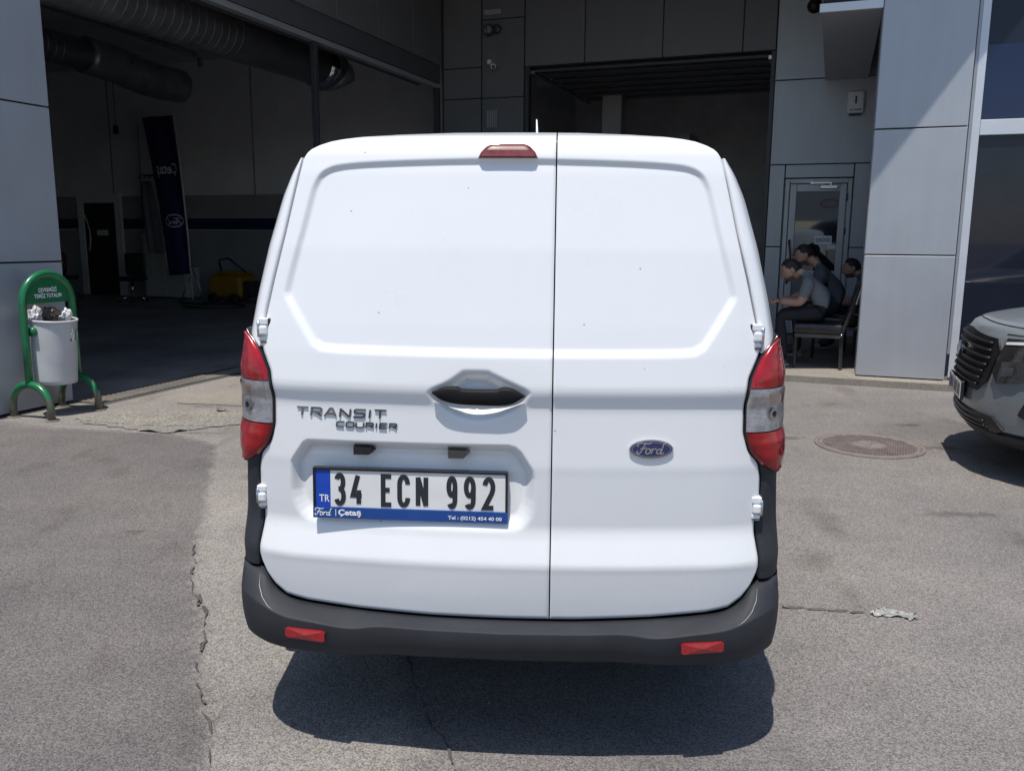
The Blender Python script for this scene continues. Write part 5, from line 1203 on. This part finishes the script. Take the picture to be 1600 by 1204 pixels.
def person(name, label, J, shirt, faced, org, hands=True, hair=True, upv=(0, 0, 1)):
    """J: joints in building axes (u, v, z), absolute"""
    t = thing(name, label, 'person', bw(*org), BROT); O = np.array(org)
    j = {k: np.array(v, float)-O for k, v in J.items()}
    names = ['pelvis', 'waist', 'chest', 'neck', 'headc', 'shL', 'elL', 'wrL', 'shR', 'elR', 'wrR', 'hpL', 'knL', 'anL', 'toL', 'hpR', 'knR', 'anR', 'toR']
    rad = dict(pelvis=(.185, .16), waist=(.175, .155), chest=(.185, .155), neck=.058, headc=.055, shL=.088, shR=.088, elL=.052, elR=.052, wrL=.033, wrR=.033, hpL=.105, hpR=.105, knL=.068, knR=.068, anL=.048, anR=.048, toL=.042, toR=.042)
    E = [('pelvis', 'waist'), ('waist', 'chest'), ('chest', 'neck'), ('neck', 'headc'), ('chest', 'shL'), ('shL', 'elL'), ('elL', 'wrL'), ('chest', 'shR'), ('shR', 'elR'), ('elR', 'wrR'), ('pelvis', 'hpL'), ('hpL', 'knL'), ('knL', 'anL'), ('anL', 'toL'), ('pelvis', 'hpR'), ('hpR', 'knR'), ('knR', 'anR'), ('anR', 'toR')]
    ix = {n_: i for i, n_ in enumerate(names)}
    V, F = skin_geo([j[n_] for n_ in names], [(ix[a], ix[b]) for a, b in E], [rad[n_] for n_ in names], 0, 3)
    head, hr, ears, eyes, bfaces = head_geo(j['headc'], faced, upv)
    nb0 = len(F)
    Vh, Fh = merge_geo([head]+ears); k = len(V); V = V+Vh; F = F+[tuple(i+k for i in q) for q in Fh]
    me = bpy.data.meshes.new('body'); me.from_pydata(V, [], F); me.update()
    for m in (shirt, 'trousers', 'skin', 'shoe', 'beard'): me.materials.append(MATS[m])
    rm = lambda n_: float(np.mean(rad[n_])); RA = np.array([rm(a) for a, b in E]); RB = np.array([rm(b) for a, b in E])
    A = np.array([j[a] for a, b in E]); Bq = np.array([j[b] for a, b in E])
    for p in me.polygons:
        p.use_smooth = True
        if p.index >= nb0: p.material_index = 4 if (p.index-nb0) in bfaces else 2; continue
        c = np.array(p.center); d = Bq-A; tt = np.clip(((c-A)*d).sum(1)/((d*d).sum(1)+1e-9), 0, 1); dist = np.linalg.norm(c-(A+d*tt[:, None]), axis=1); e = int(np.argmin(dist/(RA+(RB-RA)*tt))); a, b = E[e]; q = tt[e]
        if a in ('chest', 'waist') and b not in ('neck',): mi = 0
        elif a == 'pelvis' and b == 'waist': mi = 0 if c[2] > j['pelvis'][2]-.05 else 1
        elif a == 'pelvis': mi = 0 if (c[2] > j['pelvis'][2]-.02 and q < .6) else 1
        elif b == 'neck': mi = 0 if q < .9 else 2
        elif b == 'headc': mi = 2
        elif a in ('shL', 'shR'): mi = 0 if q < .72 else 2
        elif a in ('elL', 'elR'): mi = 2
        elif a in ('anL', 'anR'): mi = 3
        else: mi = 1
        p.material_index = mi
    body = link(bpy.data.objects.new('body', me), t)
    if hair: mesh('hair', *hr, 'hair', t, True)
    for e_ in eyes: mesh('eye', *e_, 'hair', t)
    if hands:
        for sd in ('L', 'R'):
            d = j['wr'+sd]-j['el'+sd]; nrm = np.cross(d, np.array([0, 1., 0])); nrm = nrm if nrm[2] < 0 else -nrm
            gv = hand_geo(j['wr'+sd]-d/np.linalg.norm(d)*.01, d, nrm, 1 if sd == 'L' else -1); mesh('hand', *gv, 'skin', t, True)
    for sd in ('L', 'R'):
        a, b = j['an'+sd], j['to'+sd]; c = (a+b)/2; ang = math.atan2((b-a)[1], (b-a)[0]); 
        o = box('shoe_sole', (-.15, -.045, -.012), (.13, .045, .012), 'sole', t, .008); o.location = (c[0], c[1], -O[2]+.075+.013 if O[2] else .085); o.rotation_euler = (0, 0, ang+math.pi)
    return t
def J_(**k): return k
person('person', 'man in a grey short sleeved shirt leaning forward on the black chair', J_(
  pelvis=(6.05, .56, .665), waist=(6.00, .56, .82), chest=(5.88, .56, .965), neck=(5.775, .56, 1.075), headc=(5.645, .56, 1.105),
  shL=(5.84, .375, .99), elL=(5.77, .36, .765), wrL=(5.55, .40, .775), shR=(5.84, .745, .99), elR=(5.76, .77, .765), wrR=(5.53, .71, .775),
  hpL=(5.99, .46, .655), knL=(5.56, .43, .625), anL=(5.63, .44, .165), toL=(5.48, .42, .12), hpR=(5.99, .66, .655), knR=(5.55, .69, .625), anR=(5.60, .69, .165), toR=(5.45, .70, .12)),
  'shirt_grey', (-.86, -.08, -.50), (6.05, .56, .07))
person('person', 'dark haired man in a dark shirt bending forward behind the man on the black chair', J_(
  pelvis=(6.20, 1.45, .66), waist=(6.15, 1.45, .84), chest=(6.01, 1.45, 1.03), neck=(5.89, 1.45, 1.16), headc=(5.745, 1.45, 1.255),
  shL=(5.97, 1.27, 1.06), elL=(5.86, 1.25, .80), wrL=(5.63, 1.30, .76), shR=(5.97, 1.63, 1.06), elR=(5.86, 1.66, .80), wrR=(5.63, 1.60, .76),
  hpL=(6.12, 1.35, .65), knL=(5.70, 1.33, .63), anL=(5.74, 1.33, .165), toL=(5.59, 1.32, .12), hpR=(6.12, 1.55, .65), knR=(5.70, 1.58, .63), anR=(5.72, 1.58, .165), toR=(5.57, 1.59, .12)),
  'shirt_dark', (-.92, -.12, -.38), (6.20, 1.45, .07))
person('person', 'dark haired man in a blue shirt sitting low beside the pier', J_(
  pelvis=(6.56, 2.3, .56), waist=(6.53, 2.3, .70), chest=(6.46, 2.3, .88), neck=(6.39, 2.3, 1.00), headc=(6.29, 2.3, 1.085),
  shL=(6.44, 2.11, .90), elL=(6.36, 2.08, .68), wrL=(6.13, 2.13, .64), shR=(6.44, 2.49, .90), elR=(6.36, 2.52, .68), wrR=(6.13, 2.47, .64),
  hpL=(6.50, 2.2, .55), knL=(6.08, 2.18, .57), anL=(6.12, 2.18, .165), toL=(5.97, 2.17, .12), hpR=(6.50, 2.4, .55), knR=(6.08, 2.43, .57), anR=(6.10, 2.43, .165), toR=(5.95, 2.44, .12)),
  'shirt_blue', (-.94, -.15, -.30), (6.56, 2.3, .07))
person('person', 'person in a rust coloured top seated deep in the dim hall', J_(
  pelvis=(-10.25, 5.3, .60), waist=(-10.25, 5.25, .76), chest=(-10.22, 5.15, .98), neck=(-10.20, 5.08, 1.14), headc=(-10.18, 5.0, 1.24),
  shL=(-10.42, 5.13, 1.0), elL=(-10.46, 4.98, .78), wrL=(-10.30, 4.80, .72), shR=(-10.02, 5.13, 1.0), elR=(-9.94, 4.98, .78), wrR=(-10.06, 4.80, .72),
  hpL=(-10.35, 5.22, .58), knL=(-10.38, 4.80, .58), anL=(-10.38, 4.85, .11), toL=(-10.38, 4.70, .06), hpR=(-10.15, 5.22, .58), knR=(-10.10, 4.80, .58), anR=(-10.10, 4.85, .11), toR=(-10.10, 4.70, .06)),
  'shirt_rust', (.15, -.9, -.3), (-10.25, 5.3, .0))
# ------------------------------------------------------------------ chairs of the waiting men
pm('vinyl_black', (.022, .021, .022), .3, var=.2, vscale=10, coat=.2, bump=.1, bscale=40); pm('frame_metal', (.10, .10, .105), .38, metal=.6, var=.2)
def side_chair(u, v, label, full=True):
    t = thing('padded_chair', label, 'chair', bw(u, v, .07), BROT); t['group'] = 'padded chairs at the entrance'
    # faces -u; seat from u=-.24 to .26, width .46 in v
    bm = bmesh.new(); bm_box(bm, (-.27, -.24, .375), (.24, .24, .485), .035, 3); o = from_bm('seat', bm, 'vinyl_black', t, True)
    box('seat_frame', (-.245, -.225, .335), (.235, -.20, .374), 'frame_metal', t); box('seat_frame', (-.245, .20, .335), (.235, .225, .374), 'frame_metal', t); box('seat_frame', (-.245, -.199, .335), (-.22, .199, .374), 'frame_metal', t)
    for vv in (-.215, .215):
        V_, F_ = tube_geo([(-.235, vv, .33), (-.235, vv, .0)], .018, 4); mesh('leg', V_, F_, 'frame_metal', t)
        V_, F_ = tube_geo([(.235, vv, .0), (.225, vv, .36), (.30, vv, .62), (.385, vv, .94)], .018, 4); mesh('leg', V_, F_, 'frame_metal', t)
    tube('back_hoop', catmull([(.345, -.23, .70), (.40, -.23, .93), (.415, -.19, .965), (.418, 0, .97), (.415, .19, .965), (.40, .23, .93), (.345, .23, .70)], 5), .013, 'steel', t, 8)
    o = box('backrest', (-.035, -.20, -.17), (.035, .20, .17), 'vinyl_black', t, .025, 3, smooth=True); o.location = (.345, 0, .76); o.rotation_euler = (0, R(15), 0)
    lathe('bolt', [(0, -.03), (.012, -.03), (.012, 0)], 'chrome', t, 12, 'y', (.225, -.232, .375))
    return t
side_chair(5.975, .555, 'black padded chair with a dark metal frame in front of the pier')
side_chair(6.14, 1.45, 'padded chair under the man in the dark shirt'); side_chair(6.50, 2.30, 'padded chair under the man in the blue shirt')
